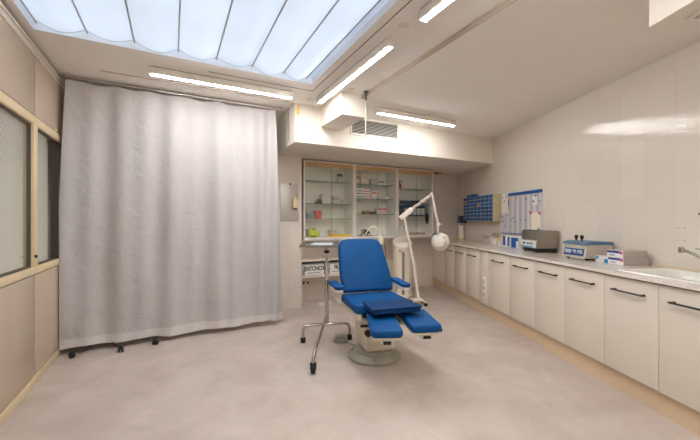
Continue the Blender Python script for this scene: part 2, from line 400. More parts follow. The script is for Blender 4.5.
for x, y, z, l in ((1.70, 3.22, HL, 'round cover plate on the ceiling before the duct box'), (1.47, 1.98, HL, 'round cover plate between two linear ceiling lights'), (1.42, 3.72, HL, 'round cover plate at the far corner of the skylight')):
    tag(MB().cyl((0, 0, -.006), (0, 0, 0), .042, n=28).build('cover_plate', mat('cover_tan', (222, 208, 194), .6), loc=(x, y, z)), l, 'cover plate')
tag(MB().box(-.60, 1.29, -.006, .006, -.008, 0, .002).build('ceiling_track', mat('track_beige', (196, 182, 168), .5), loc=(0, 3.90, HL)), 'thin pale track on the ceiling in front of the curtain', 'track')

# ---------------------------------------------------------------- curtain
def curtain():
    e = empty('curtain', (0, 4.16, 0)); tag(e, 'long white cloth curtain hung across the left corner of the room', 'curtain')
    X0, ztop, zbot = -.962, 2.645, .058
    rnd = random.Random(5); ph = [rnd.uniform(0, 6.28) for _ in range(8)]
    def f_at(u, z):
        t = (ztop-z)/(ztop-zbot)
        xr_ = 1.125+.115*t
        xl_ = -.905-.050*min(1, t*2.2)
        x = xl_+(xr_-xl_)*u
        s = x*1.0
        damp = 1-math.exp(-t*9)*.4
        a = (.013+.012*u)*math.sin(s*13+ph[0]+.6*math.sin(s*3+t))+.012*math.sin(s*27+ph[1]+t*.8)*(1-.3*t)+.010*math.sin(s*6+ph[2]+t*1.5)
        # deeper pleats towards the right end
        g = max(0, (u-.62)/.38); a += g*.030*math.sin(s*38+ph[3])*(1-.35*t)
        a += .006*math.sin(s*9+z*4+ph[4])*t+.004*math.sin(s*17-z*7+ph[5])*t
        edge = .012*math.sin(z*2.4+1)*(1-u)
        x += edge*(1 if u < .1 else 0)*0
        return Vector((x, a*damp, z))
    def body(u, v): return f_at(u, ztop-.07-(ztop-.07-(zbot+.09))*v)
    def hem(u, v):
        p = f_at(u, zbot+.09-.09*v); p.z += .006*math.sin(u*23)*v+.012*(math.sin(u*9)*.5)*v; return p
    def head(u, v):
        p = f_at(u, ztop-.07*v); p.z += .008*math.sin(u*40)*(1-v); return p
    MB().grid(body, 300, 60).build('cloth', CURT, e)
    h = MB().grid(hem, 300, 6).build('hem', HEM, e); h['label'] = 'doubled hem band'
    MB().grid(head, 300, 4).build('heading_tape', CURT, e)
    r = MB(); r.box(X0+.005, 1.33, -.008, .008, 2.668, 2.684, .002)
    r.build('curtain_rail', SATIN, e)
    for i in range(24):
        x = X0+.04+i*(2.06/23)
        MB().tube([(x, 0, 2.668), (x+.004, 0, 2.655), (x, 0, 2.642)], .0022, 6).build('hook', SATIN, e)
    for xx in (X0+.05, .2, 1.2): MB().box(xx, xx+.01, -.005, .005, 2.684, HL).build('rail_bracket', SATIN, e)
curtain()
tag(MB().cyl((1.286, 4.12, 2.30), (1.286, 4.12, HL), .003, n=8).build('pull_cord', mat('cord_grey', (150, 138, 126), .6)), 'thin cord hanging beside the right end of the curtain', 'cord')
# yellow cleat and cord at the soffit corner
e = empty('cord_cleat', (1.335, 3.90, 2.64)); tag(e, 'small yellow cord clip at the top corner of the soffit', 'cord clip')
MB().box(-.012, .012, -.014, 0, -.05, .03, .004).box(-.02, .006, -.018, -.006, -.075, -.045, .004).build('clip', mat('yellow_plastic', (232, 184, 30), .4), e)
MB().tube([(0, -.006, -.05), (.001, -.006, -.25), (0, -.005, -.40)], .0018, 6).build('cord', mat('cord_white', (190, 178, 165), .6), e)
# pull rod hanging by the duct box
e = empty('crank_rod', (1.86, 3.19, HL)); tag(e, 'grey crank rod hanging from the ceiling in front of the duct box', 'crank rod')
MB().box(-.02, .02, -.02, .02, -.03, 0, .004).cyl((0, 0, -.10), (0, 0, -.03), .014, n=16).build('gearbox', mat('rod_fitting', (96, 90, 84), .4, .5), e)
MB().cyl((0, 0, -.50), (0, 0, -.10), .007, n=12).build('rod', mat('rod_grey', (176, 168, 160), .4, .2), e)
MB().cyl((0, 0, -.60), (0, 0, -.50), .004, n=10).build('hook_end', WHITEP, e)

# ---------------------------------------------------------------- casters / stools behind the curtain
def caster(parent, x, y, r=.026, name='caster', rz=0):
    b = MB()
    for s in (-1, 1): b.cyl((x+s*.006*math.cos(rz), y+s*.006*math.sin(rz), r), (x+s*.022*math.cos(rz), y+s*.022*math.sin(rz), r), r, n=20, bev=.004)
    b.cyl((x, y, r), (x, y, r*2+.006), .006, n=10)
    return b.build(name, RUBBER, parent)
def rolling_stand(x, y, a0, rr, label, n=5):
    e = empty('rolling_stand', (x, y, 0)); tag(e, label, 'rolling stand', 'rolling stands behind the curtain')
    for i in range(n):
        a = a0+i*R(360/n); c, s = math.cos(a), math.sin(a)
        caster(e, c*rr, s*rr, .026, 'caster', a+R(60))
        m = Matrix.Rotation(a, 4, 'Z')
        pts = [(c*rr, s*rr, .046), (c*rr*.6, s*rr*.6, .047), (c*.06, s*.06, .075)]
        MB().tube(curve_pts(pts, 5), .010, 8).build('spoke', BLACK, e)
    MB().cyl((0, 0, .05), (0, 0, .11), .035, n=20).cyl((0, 0, .11), (0, 0, 1.6), .012, n=16).build('pole', SATIN, e)
    MB().tube(curve_pts([(-.07, 0, 1.66), (-.07, 0, 1.61), (0, 0, 1.60), (.07, 0, 1.61), (.07, 0, 1.66)], 5), .005, 8).build('hook', SATIN, e)
rolling_stand(-.61, 4.30, R(-133), .335, 'black star base on casters poking out under the left end of the curtain')
rolling_stand(-.13, 4.38, R(-95), .30, 'single black caster showing under the hem right of the two-caster base', 3)

# ---------------------------------------------------------------- mirror and dispenser on the pillar
e = empty('wall_mirror', (1.54, YP, 1.55)); tag(e, 'small greyish mirror fixed to the tiled pillar beside the curtain', 'mirror')
MB().box(-.16, .11, -.006, 0, -.27, .275, .001).build('glass', MIRROR, e)
MB().box(-.03, -.005, -.012, -.002, .262, .285, .002).build('clip', BLACK, e)
e = empty('soap_dispenser', (1.585, YP-.006, 1.54)); tag(e, 'cream wall dispenser mounted over the small mirror', 'dispenser')
MB().box(-.035, .035, -.06, 0, -.07, .09, .012, 3).build('body', mat('cream_plastic', (222, 200, 156), .4), e)
MB().box(-.03, -.012, -.05, -.02, -.085, -.0702).box(.006, .026, -.05, -.02, -.088, -.0702).build('nozzle', RUBBER, e)

# ---------------------------------------------------------------- glass wall cabinets
CZ0, CZ1, CY0, CY1 = .985, 2.215, 4.88, YB-.001
def cab(x0, x1, shelves, label):
    e = empty('glass_cabinet', (x0, CY0, CZ0)); tag(e, label, 'display cabinet', 'glass wall cabinets')
    W = x1-x0; D = CY1-CY0; H = CZ1-CZ0
    f = .028
    inner = mat('cabinet_inside', (234, 231, 222), .5)
    b = MB(); b.box(.002, .016, .03, D, .045, H); b.box(W-.016, W-.002, .03, D, .045, H); b.box(.016, W-.016, .03, D, H-.015, H); b.box(.002, W-.002, .03, D, .03, .045); b.box(.016, W-.016, D-.012, D, .045, H-.015)
    b.build('carcass', inner, e, False)
    b = MB(); b.box(.001, f, 0, .03, .045, H, .002); b.box(W-f, W-.001, 0, .03, .045, H, .002); b.box(f, W-f, 0, .03, H-.022, H, .002); b.box(.001, W-.001, -.012, .03, 0, .045, .004)
    b.build('frame', FRAMEM, e)
    MB().box(f, W-f, .006, .029, H-.088, H-.0225).build('header_strip', OAK, e)['label'] = 'oak coloured strip'
    for k, z in enumerate(shelves):
        s = MB().box(.018, W-.018, .075, D-.014, z-CZ0-.004, z-CZ0+.003).build('shelf', SHELFG, e, False)
        MB().box(.018, W-.018, .070, .0749, z-CZ0-.004, z-CZ0+.003).build('shelf_edge', SHELFE, s, False)
    mid = W*.52
    for xx0, xx1, yy in ((f, mid+.012, .012), (mid-.012, W-f, .022)):
        g = MB().box(xx0, xx1, yy, yy+.004, .0455, H-.0885).build('sliding_glass', GLASS, e, False)
    MB().box(mid+.0115, mid+.0135, .011, .017, .046, H-.089).build('glass_edge', SHELFE, e, False)
    return e
SH1, SH2, SH3 = [1.32, 1.555, 1.91], [1.396, 1.66, 1.90], [1.37, 1.60, 1.86]
cab(1.76, 2.635, SH1, 'leftmost glass fronted wall cabinet holding a yellow tray')
cab(2.64, 3.485, SH2, 'middle glass fronted wall cabinet with stacked white medicine boxes')
cab(3.49, 4.30, SH3, 'rightmost glass fronted wall cabinet behind the magnifier lamp')
struct(MB().box(1.701, 1.758, 4.93, YB, .985, 2.23).build('trim_9', mat('shadow_strip', (96, 84, 74), .7), smooth=False), 'dark strip painted as shade in the gap left of the glass cabinets', 'trim')  # shade of the gap beside the cabinet, put in as a dark strip

def carton(name, x0, x1, y0, y1, z, h, col, label, cat, stripe=None, group=None, bev=.002):
    cx, cy = (x0+x1)/2, (y0+y1)/2; w, d = (x1-x0)/2, (y1-y0)/2
    m = C('carton_%d_%d_%d' % col, col, .5)
    if not stripe:
        o = MB().box(-w, w, -d, d, 0, h, bev).build(name, m, loc=(cx, cy, z)); return tag(o, label, cat, group)
    e = empty(name, (cx, cy, z)); tag(e, label, cat, group)
    MB().box(-w, w, -d, d, 0, h, bev).build('carton', m, e)
    MB().box(-w+.006, w-.006, -d-.0012, -d-.0002, h*.60, h*.86).build('printed_band', C('print_%d_%d_%d' % stripe, stripe, .5), e, False)
    return e
def sz(z): return z+.0035
CB = CZ0+.0455
# unit 1
e = empty('sample_jar', (2.45, 5.05, sz(1.91))); tag(e, 'glass jar with a black cap alone on the top shelf of the left cabinet', 'jar')
MB().lathe([(.045, 0), (.05, .01), (.05, .085), (.035, .10)]).build('jar_body', mat('jar_glass', (190, 200, 200), .15), e); MB().cyl((0, 0, .1005), (0, 0, .145), .045, n=24, bev=.004).build('cap', BLACK, e)
MB().cyl((.01, -.0502, .04), (.01, -.0508, .041), .002).bm.free()
carton('white_box', 2.12, 2.26, 5.0, 5.15, sz(1.555), .16, (216, 214, 204), 'white upright box in the middle of the left cabinet', 'box')
e = empty('dark_instrument', (2.06, 5.02, sz(1.555))); tag(e, 'small dark instrument left of the white upright box', 'instrument')
MB().box(-.05, .05, -.04, .04, 0, .035, .006).box(-.02, .015, -.02, .02, .035, .075, .006).build('body', C('dark_slate', (70, 76, 78)), e)
MB().cyl((.03, 0, .035), (.03, 0, .065), .012, n=14).build('knob', BLACK, e)
for i in range(4): carton('sample_tray', 2.31, 2.43, 4.98, 5.10, sz(1.555)+i*.034, .026, [(214, 196, 186), (222, 212, 204), (206, 182, 174), (224, 216, 208)][i], ['bottom', 'second', 'third', 'top'][i]+' tray of the pale stack in the left cabinet', 'tray', group='pale trays stacked in the left cabinet')
carton('pale_box', 2.46, 2.58, 5.02, 5.12, sz(1.555), .07, (206, 198, 188), 'low pale box at the right end of the left cabinet shelf', 'box')
carton('grey_box', 1.86, 1.98, 4.99, 5.12, sz(1.32), .085, (120, 136, 134), 'grey green box at the left of the lower glass shelf', 'box')
carton('red_box', 2.00, 2.10, 4.99, 5.10, sz(1.32), .125, (196, 84, 72), 'red box beside the grey green box on the lower glass shelf', 'box')
carton('blue_grey_box', 1.80, 1.855, 4.98, 5.08, CB, .13, (120, 136, 158), 'slim blue grey box in the bottom left corner of the left cabinet', 'box')
e = empty('green_bag', (1.965, 5.02, CB)); tag(e, 'yellow green plastic bag standing in the bottom of the left cabinet', 'bag')
def bagf(u, v):
    a = u*2*math.pi; r = (.105*(1-.45*v**3)-(.10 if v >= .99 else 0))*(1+.12*math.sin(a*3+v*5)+.06*math.sin(a*7))
    return (r*math.cos(a)*1.0, r*.55*math.sin(a), v*.125+.012*math.sin(a*2+1)*v)
MB().grid(bagf, 36, 10).build('bag_body', C('lime', (186, 196, 40), .35), e)
MB().box(-.08, .0, -.03, .03, 0, .028, .006).build('bag_base', C('olive', (96, 104, 40)), e, loc=(.02, -.06, 0))
e = empty('yellow_tray', (2.41, 5.0, CB)); tag(e, 'bright yellow kidney tray on the cabinet floor', 'tray')
MB().prism([(-.17, 0), (-.13, -.05), (.12, -.06), (.18, -.03), (.18, .03), (.12, .06), (-.13, .05)], 0, .035, .008).build('tray_body', C('tray_yellow', (240, 196, 10), .35), e)
MB().prism([(-.20, 0), (-.15, -.035), (-.10, -.035), (-.10, .035), (-.15, .035)], .036, .042).build('handle', C('tray_yellow', (240, 196, 10)), e)
for i in range(3): carton('sterile_pack', 2.31-.01*i, 2.43, 5.10, 5.19, CB+i*.036, .03, [(210, 190, 172), (222, 206, 190), (214, 198, 182)][i], ['bottom', 'middle', 'top'][i]+' beige pack stacked behind the yellow tray', 'pack', group='beige packs behind the yellow tray')
# unit 2
carton('medicine_box', 2.70, 2.79, 4.99, 5.10, sz(1.90), .15, (206, 200, 186), 'pale box with a green label at the top left of the middle cabinet', 'medicine box', (92, 128, 112))
carton('medicine_box', 2.82, 2.97, 4.99, 5.12, sz(1.90), .165, (210, 198, 182), 'large cream box on the top shelf of the middle cabinet', 'medicine box', (190, 170, 150))
for i in range(2): carton('medicine_box', 3.03, 3.14, 4.99, 5.10, sz(1.90)+i*.05, .045, (206, 192, 178), ['lower', 'upper'][i]+' flat tan box on the top shelf of the middle cabinet', 'medicine box', (180, 140, 110))
carton('medicine_box', 3.16, 3.30, 4.99, 5.10, sz(1.90), .08, (214, 206, 200), 'low box printed blue at the right of the top shelf', 'medicine box', (60, 80, 130))
n_ = ['bottom', 'second', 'third', 'top']
for i in range(4): carton('medicine_box', 2.72, 2.845, 4.98, 5.10, sz(1.66)+i*.047, .0455, (224, 220, 214), n_[i]+' white box with blue print in the left stack', 'medicine box', (40, 60, 120), 'white medicine boxes with blue print')
for i in range(4): carton('medicine_box', 2.855, 3.00, 4.98, 5.10, sz(1.66)+i*.045, .0435, (222, 214, 206), n_[i]+' white box with red print in the centre stack', 'medicine box', (176, 70, 66), 'white medicine boxes with red print')
carton('medicine_box', 3.02, 3.13, 4.98, 5.10, sz(1.66), .14, (222, 214, 204), 'tall white box right of the red printed stack', 'medicine box', (210, 120, 100))
carton('medicine_box', 3.02, 3.15, 4.98, 5.10, sz(1.66)+.141, .035, (150, 160, 168), 'flat blue grey box lying on the tall white box', 'medicine box')
carton('medicine_box', 3.18, 3.37, 4.98, 5.08, sz(1.66), .04, (228, 224, 216), 'long flat white box at the right of the second shelf', 'medicine box')
carton('brown_case', 2.88, 2.99, 4.98, 5.08, sz(1.396), .05, (150, 108, 56), 'brown case on the lower shelf of the middle cabinet', 'case')
carton('dark_case', 2.995, 3.11, 4.98, 5.08, sz(1.396), .045, (70, 70, 72), 'dark case right of the brown case', 'case')
carton('medicine_box', 3.15, 3.33, 4.98, 5.10, sz(1.396), .12, (220, 208, 200), 'white box with a red stripe on the lower shelf', 'medicine box', (196, 84, 78))
e = empty('instrument_tangle', (2.90, 5.02, CB)); tag(e, 'heap of dark metal instruments on the floor of the middle cabinet', 'instruments', kind='stuff')
b = MB()
for i in range(16):
    a = random.uniform(0, 3.14); l = random.uniform(.04, .10); x, y, z = random.uniform(-.08, .08), random.uniform(-.04, .04), random.uniform(.012, .10)
    z = min(z, .11-abs(x)*.8)
    b.tube(curve_pts([(x-l*math.cos(a), y-l*.3, z), (x, y, z+.03), (x+l*math.cos(a), y+l*.3, max(.008, z-.02))], 5), .007, 6)
b.build('tools', C('dark_steel', (84, 78, 74), .4), e)
MB().box(-.12, .12, -.06, .06, 0, .012, .004).build('base_tray', C('dish_grey', (150, 140, 130), .4), e)
# unit 3
e = empty('red_bottle', (3.61, 5.0, sz(1.86))); tag(e, 'red spray bottle at the top left of the right cabinet', 'bottle')
MB().lathe([(.036, 0), (.042, .01), (.042, .08), (.018, .11), (.018, .125)], 20).build('bottle_body', C('red_plastic', (170, 30, 24), .35), e)
MB().box(-.015, .075, -.012, .012, .1255, .145, .004).build('trigger', C('brown_red', (110, 50, 40)), e)
e = empty('clear_bottle', (3.58, 5.0, sz(1.60))); tag(e, 'small clear bottle with blue cap on the middle shelf of the right cabinet', 'bottle')
MB().lathe([(.03, 0), (.034, .01), (.034, .08), (.014, .10)], 20).build('bottle_body', C('pale_plastic', (190, 186, 180), .2), e); MB().cyl((0, 0, .1005), (0, 0, .13), .016, n=16).build('cap', C('cap_blue', (60, 84, 130)), e)
carton('blue_case', 3.66, 3.86, 4.98, 5.12, sz(1.60), .05, (38, 66, 104), 'dark blue case on the middle shelf of the right cabinet', 'case')
carton('black_case', 3.88, 4.08, 4.98, 5.12, sz(1.60), .055, (44, 50, 58), 'black case right of the dark blue case', 'case')
carton('medicine_box', 4.10, 4.24, 4.98, 5.10, sz(1.60), .08, (214, 186, 176), 'pinkish box at the right end of the middle shelf', 'medicine box')
e = empty('drawer_unit', (3.94, 5.06, sz(1.37))); tag(e, 'blue and grey mini drawer organiser inside the right cabinet', 'organiser')
MB().box(-.25, .25, -.08, .08, 0, .19, .004).build('casing', C('organiser_blue', (46, 72, 104)), e)
for i in range(5): MB().box(-.23+i*.094, -.15+i*.094, -.089, -.0805, .02, .14, .003).build('drawer', C('drawer_grey', (212, 212, 206)), e)
for i in range(3):
    e = empty('small_bottle', (3.60+i*.055, 4.99, CB)); tag(e, ['leftmost', 'middle', 'rightmost'][i]+' of three small white bottles on the floor of the right cabinet', 'bottle', 'small white bottles in the right cabinet')
    h = [.10, .16, .12][i]
    MB().lathe([(.02, 0), (.023, .008), (.023, h), (.01, h+.02)], 18).build('bottle_body', WHITEP, e); MB().cyl((0, 0, h+.0205), (0, 0, h+.045), .012, n=14).build('cap', GREYP, e)
carton('instrument_tray', 3.80, 4.20, 4.98, 5.12, CB, .035, (176, 158, 132), 'long tan tray on the floor of the right cabinet', 'tray')
e = empty('black_pouch', (4.19, 4.929, 1.42)); tag(e, 'narrow black pouch hanging inside the right edge of the right cabinet', 'pouch')
MB().prism([(-.025, 0), (-.035, -.10), (-.02, -.19), (.02, -.19), (.035, -.10), (.025, 0)], -.012, .012, .004, mtx=Matrix.Rotation(R(90), 4, 'X')).build('pouch_body', BLACK, e)
MB().cyl((0, 0, 0), (0, 0, .17), .003, n=8).build('strap', BLACK, e)

# brass fitting under the soffit
e = empty('brass_fitting', (4.55, 5.06, 2.235)); tag(e, 'small brass pipe fitting under the soffit right of the glass cabinets', 'pipe fitting')
MB().cyl((-.13, 0, -.03), (.13, 0, -.03), .011, n=16).cyl((-.04, 0, -.03), (.03, 0, -.03), .022, n=16).cyl((0, 0, -.03), (0, 0, 0), .012, n=14).build('pipe', mat('brass', (176, 120, 60), .35, .7), e)
MB().cyl((0, 0, -.065), (0, 0, -.045), .008, n=12).build('valve_stem', CHROME, e)

# slotted rails and small shelf with ENTONOX bins
SL = mat('rail_grey', (184, 172, 160), .4, .3)
for x, l in ((3.26, 'slotted wall rail under the middle glass cabinet'), (4.02, 'slotted wall rail right of the slanted white bin')):
    e = empty('slotted_rail', (x, YB, .52)); tag(e, l, 'wall rail', 'slotted wall rails')
    MB().box(-.012, .012, -.01, 0, -.26, .44, .001).build('channel', SL, e)
    b = MB()
    for i in range(20): b.box(-.008, .008, -.0112, -.0102, -.24+i*.034, -.220+i*.034)
    b.build('slots', C('slot_dark', (50, 44, 40)), e, False)
e = empty('wall_shelf', (1.705, YB, .0)); tag(e, 'two tier white wall shelf low on the back wall behind the steel trolley', 'shelf')
SHW = mat('shelf_white', (222, 212, 198), .4)
MB().box(.002, .86, -.28, 0, .405, .43, .003).build('lower_board', SHW, e)
MB().box(.002, .86, -.28, 0, .655, .68, .003).build('upper_board', SHW, e)
MB().box(.85, .872, -.28, -.001, .431, .654, .002).box(.002, .02, -.10, -.001, .431, .654).build('side_panel', SHW, e)
BIN = C('bin_grey', (172, 174, 170), .3)
def bin_(x0, x1, y, txt, label):
    e = empty('storage_bin', ((x0+x1)/2, y, .4305)); tag(e, label, 'storage bin', 'grey bins with white labels')
    w = (x1-x0)/2; h = .17; b = MB()
    b.box(-w, w, -.12, -.115, 0, h, .001); b.box(-w, w, .115, .12, 0, h, .001); b.box(-w, -w+.005, -.115, .115, 0, h); b.box(w-.005, w, -.115, .115, 0, h); b.box(-w+.005, w-.005, -.115, .115, 0, .005)
    b.build('bin_body', BIN, e)
    MB().box(-w-.004, w+.004, -.125, .125, h+.0005, h+.016, .004).build('lid', C('bin_lid', (160, 162, 160), .35), e)
    lb = MB().box(-w+.05, w-.004, -.1225, -.1205, .008, h-.006).build('label_card', C('paper_white', (232, 228, 220), .6), e, False)
    lt = text_part('lettering', txt, .095, BLACK, lb, (.024, -.1232, h*.64), (R(90), 0, 0), sx=.72)
    MB().box(-w*.5, w*.62, -.1235, -.1226, h*.22, h*.30).build('small_print', GREYP, lb, False)
    MB().box(-w+.022, -w+.034, -.1225, -.1205, .03, .10).build('sticker', C('sticker_blue', (30, 90, 170)), e, False)
bin_(1.765, 2.135, 5.09, 'ENTONOX', 'grey bin labelled ENTONOX on the low wall shelf')
bin_(2.19, 2.50, 5.09, 'FKA', 'second grey bin, right of the steel pole, with a partly hidden label')
e = empty('socket_plate', (1.92, YB, .28)); tag(e, 'double wall socket below the ENTONOX shelf', 'wall socket')
MB().box(-.09, .09, -.008, 0, -.045, .045, .003).build('plate', WHITEP, e)
for x in (-.04, .04): MB().cyl((x, -.0095, 0), (x, -.0081, 0), .022, n=20).build('socket', C('socket_dark', (120, 108, 98)), e)

# ---------------------------------------------------------------- base units and worktop on the right
DF = .618
def end_t(d): return 7.096-.4152*d
seams = [1.35, 1.83+.054, 2.251+.06, 2.678*1.0038+.054, 3.109*1.0038+.054, 3.544*1.0038+.054, 4.02*1.0038+.054, 4.52*1.0038+.054, 4.777*1.0038+.054, 5.22*1.0038+.054, 5.665*1.0038+.054, 6.107*1.0038+.054]
labs = ['glossy white base cabinet mostly beyond the right edge of the photo', 'glossy white base cabinet cut by the right edge of the photo', 'glossy white base cabinet under the left end of the sink',
        'glossy white base cabinet under the stacked glove boxes', 'glossy white base cabinet under the blue lidded centrifuge', 'glossy white base cabinet under the grey steel centrifuge',
        'glossy white base cabinet just right of the narrow socket panel', None, 'glossy white base cabinet just left of the narrow socket panel',
        'glossy white base cabinet second to the left of the socket panel', 'narrow white base cabinet beside the handleless corner unit']
for i in range(len(seams)-1):
    t0, t1 = seams[i], seams[i+1]
    e = frame_right('base_cabinet', (t0+t1)/2, DF, 0); w = (t1-t0)/2
    # local x: 0 at door face, + towards the wall
    if labs[i] is None:
        tag(e, 'narrow plain white filler panel between the base cabinets', 'filler panel'); e.name = 'filler_panel'
        MB().box(0, .018, -w+.001, w-.001, .155, .868, .002).build('panel', DOORM, e)
        MB().box(.0185, .60, -w+.001, w-.001, .155, .868).build('carcass', CARC, e, False)
        continue
    tag(e, labs[i], 'cabinet', 'glossy white base cabinets')
    MB().box(.02, .60, -w+.001, w-.001, .155, .79 if i < 3 else .868).build('carcass', CARC, e, False)
    d = MB().box(0, .0195, -w+.002, w-.002, .165, .872, .002).build('door', DOORM, e)
    h = MB(); hw = min(.126, w-.06); zc = .778; oy = -.005
    h.cyl((-.032, -hw+oy, zc), (-.032, hw+oy, zc), .0065, n=12)
    for s in (-1, 1): h.cyl((-.032, s*(hw-.012)+oy, zc), (-.0005, s*(hw-.012)+oy, zc), .008, n=12)
    h.build('handle', BLACK, d)['label'] = 'black bar handle'
e = frame_right('corner_cabinet', 0, 0, 0); tag(e, 'handleless white corner base unit behind the magnifier lamp head', 'cabinet')
t0 = seams[-1]
MB().prism([(-.598, t0+.002), (-.03, t0+.002), (-.03, end_t(.03)-.004), (-.598, end_t(.598)-.004)], .155, .868).build('carcass', CARC, e, False)
MB().prism([(-.618, t0+.002), (-.5985, t0+.002), (-.5985, end_t(.5985)-.004), (-.618, end_t(.618)-.004)], .165, .872).build('door', DOORM, e, False)
o = MB().prism([(-.575, 1.0), (-.555, 1.0), (-.555, end_t(.555)-.002), (-.575, end_t(.575)-.002)], 0, .154).build('baseboard_right', BASEB, smooth=False); rt(o); struct(o)
# worktop with the sink cut out
e = frame_right('worktop', 0, 0, 0); tag(e, 'long pale speckled worktop along the tiled right wall', 'worktop')
zt0, zt1 = .884, .91
st0, st1, sd0, sd1 = 1.72, 2.70, .10, .54      # sink hole
dT = .645
b = MB()
b.prism([(-dT, st1), (-.002, st1), (-.002, end_t(.002)-.003), (-dT, end_t(dT)-.003)], zt0, zt1, .004, 2)
b.box(-dT, -.002, 1.0, st0, zt0, zt1); b.box(-dT, -sd1, st0, st1, zt0, zt1); b.box(-sd0, -.002, st0, st1, zt0, zt1)
b.build('top_board', MARBLE, e, False)
MB().prism([(-.597, 1.0), (-.565, 1.0), (-.565, end_t(.565)-.01), (-.597, end_t(.597)-.01)], .8725, .8835).build('gap_shade', DARK, e, False)['label'] = 'dark strip painted as the shadow gap'  # shade under the worktop edge, put in as a dark strip
MB().box(-.012, -.0022, 1.0, end_t(.002)-.005, .9105, .925).build('wall_bead', mat('yellowed_bead', (222, 204, 168), .4), e, False)
# sink
e = frame_right('sink', (st0+st1)/2, (sd0+sd1)/2, .91); tag(e, 'white inset sink at the right end of the worktop', 'sink')
hw, hd = (st1-st0)/2, (sd1-sd0)/2
def rr(hx, hy, r, n=6):
    out = []
    for cx, cy, a in ((hx-r, hy-r, 0), (-hx+r, hy-r, 90), (-hx+r, -hy+r, 180), (hx-r, -hy+r, 270)):
        for k in range(n+1): out.append((cx+r*math.cos(R(a+90*k/n)), cy+r*math.sin(R(a+90*k/n))))
    return out
t = bmesh.new()
rings = []
for hx, hy, r, z in ((hd+.018, hw+.018, .05, .0005), (hd+.012, hw+.012, .05, .010), (hd-.02, hw-.03, .05, .010), (hd-.03, hw-.045, .06, 0), (hd-.04, hw-.08, .07, -.05), (hd-.07, hw-.14, .07, -.10)):
    rings.append([t.verts.new((x, y, z)) for x, y in rr(hx, hy, r)])
for a, c in zip(rings, rings[1:]):
    for k in range(len(a)): t.faces.new((a[k], a[(k+1) % len(a)], c[(k+1) % len(a)], c[k]))
t.faces.new(rings[-1]); bmesh.ops.recalc_face_normals(t, faces=t.faces)
m_ = MB(); m_._merge(t); m_.build('basin', mat('sink_white', (224, 222, 214), .15), e)
MB().cyl((0, -.1, -.0995), (0, -.1, -.096), .035, n=24).build('drain', CHROME, e)
# faucet: body on the wall beyond the frame edge, spout reaching left
e = frame_right('faucet', 2.30, 0, .965); tag(e, 'chrome wall tap with a long swivel spout over the sink', 'tap')
MB().cyl((-.05, -.075, 0), (-.05, .075, 0), .022, n=20, bev=.004).cyl((-.05, -.06, 0), (-.001, -.06, 0), .02, n=20).cyl((-.05, .06, 0), (-.001, .06, 0), .02, n=20).build('mixer_body', CHROME, e)
MB().tube(curve_pts([(-.05, 0, .0), (-.08, .03, .01), (-.13, .09, .04), (-.18, .15, .085), (-.212, .20, .118)], 8), .011, 14).cyl((-.218, .212, .095), (-.218, .212, .138), .017, n=18, bev=.003).build('spout', CHROME, e)
MB().tube([(-.05, .0, .02), (-.06, .01, .07), (-.13, .11, .115), (-.17, .16, .13)], .006, 10).build('lever', CHROME, e)
# four plugged holes in the tiles
k = 0
for t_, z_, l in ((2.727, 1.236, 'upper left'), (2.673, 1.236, 'upper right'), (2.727, 1.14, 'lower left'), (2.673, 1.14, 'lower right')):
    o = MB().cyl((-.003, 0, 0), (-.0002, 0, 0), .006, n=14).build('wall_plug', C('plug_grey', (170, 158, 142))); rt(o, t_, 0, z_)
    tag(o, l+' of four tiny plugged holes in the tiles above the sink', 'wall plug', 'plugged screw holes above the sink')
o = MB().cyl((-.006, 0, 0), (-.0002, 0, 0), .007, n=14).build('wall_screw', BLACK); rt(o, 2.57, 0, 1.346); tag(o, 'single dark screw in the tiles near the right edge of the photo', 'screw')

# ---------------------------------------------------------------- centrifuges
e = frame_right('steel_centrifuge', 4.22, .155, .91); tag(e, 'brushed grey steel bench centrifuge with a black base on the worktop', 'centrifuge')
mt = Matrix.Rotation(R(90), 4, 'X')
b = MB().prism([(-.148, .052), (-.135, .15), (-.128, .262), (.128, .262), (.13, .052)], -.16, .16, .004, 2, mtx=mt); b.build('housing', STEEL, e)
MB().box(-.125, .125, -.15, .15, .01, .051, .008).build('base', BLACK, e)
for x in (-.1, .1):
    for y in (-.12, .12): MB().cyl((x, y, 0), (x, y, .0105), .014, n=14).build('foot', RUBBER, e)
pan = MB().box(-.002, .002, -.15, .15, 0, .088).build('control_panel', C('panel_pale', (206, 212, 206), .4), e, False, loc=(-.1475, 0, .056), rot=(0, R(7.5), 0))
MB().box(-.0028, -.0021, -.09, .145, .002, .016).build('blue_stripe', C('stripe_cyan', (0, 132, 196)), pan, False)
for y in (.08, .01, -.03, -.07): MB().cyl((-.014 if y > .05 else -.010, y, .05), (-.0022, y, .05), .012 if y > .05 else .010, n=16).build('knob', BLACK if y > .05 else C('knob_slate', (62, 66, 76)), pan)
MB().box(-.03, .03, -.15, .15, .263, .268, .002).build('lid_edge', C('lid_navy', (46, 62, 90)), e, loc=(-.09, 0, 0))

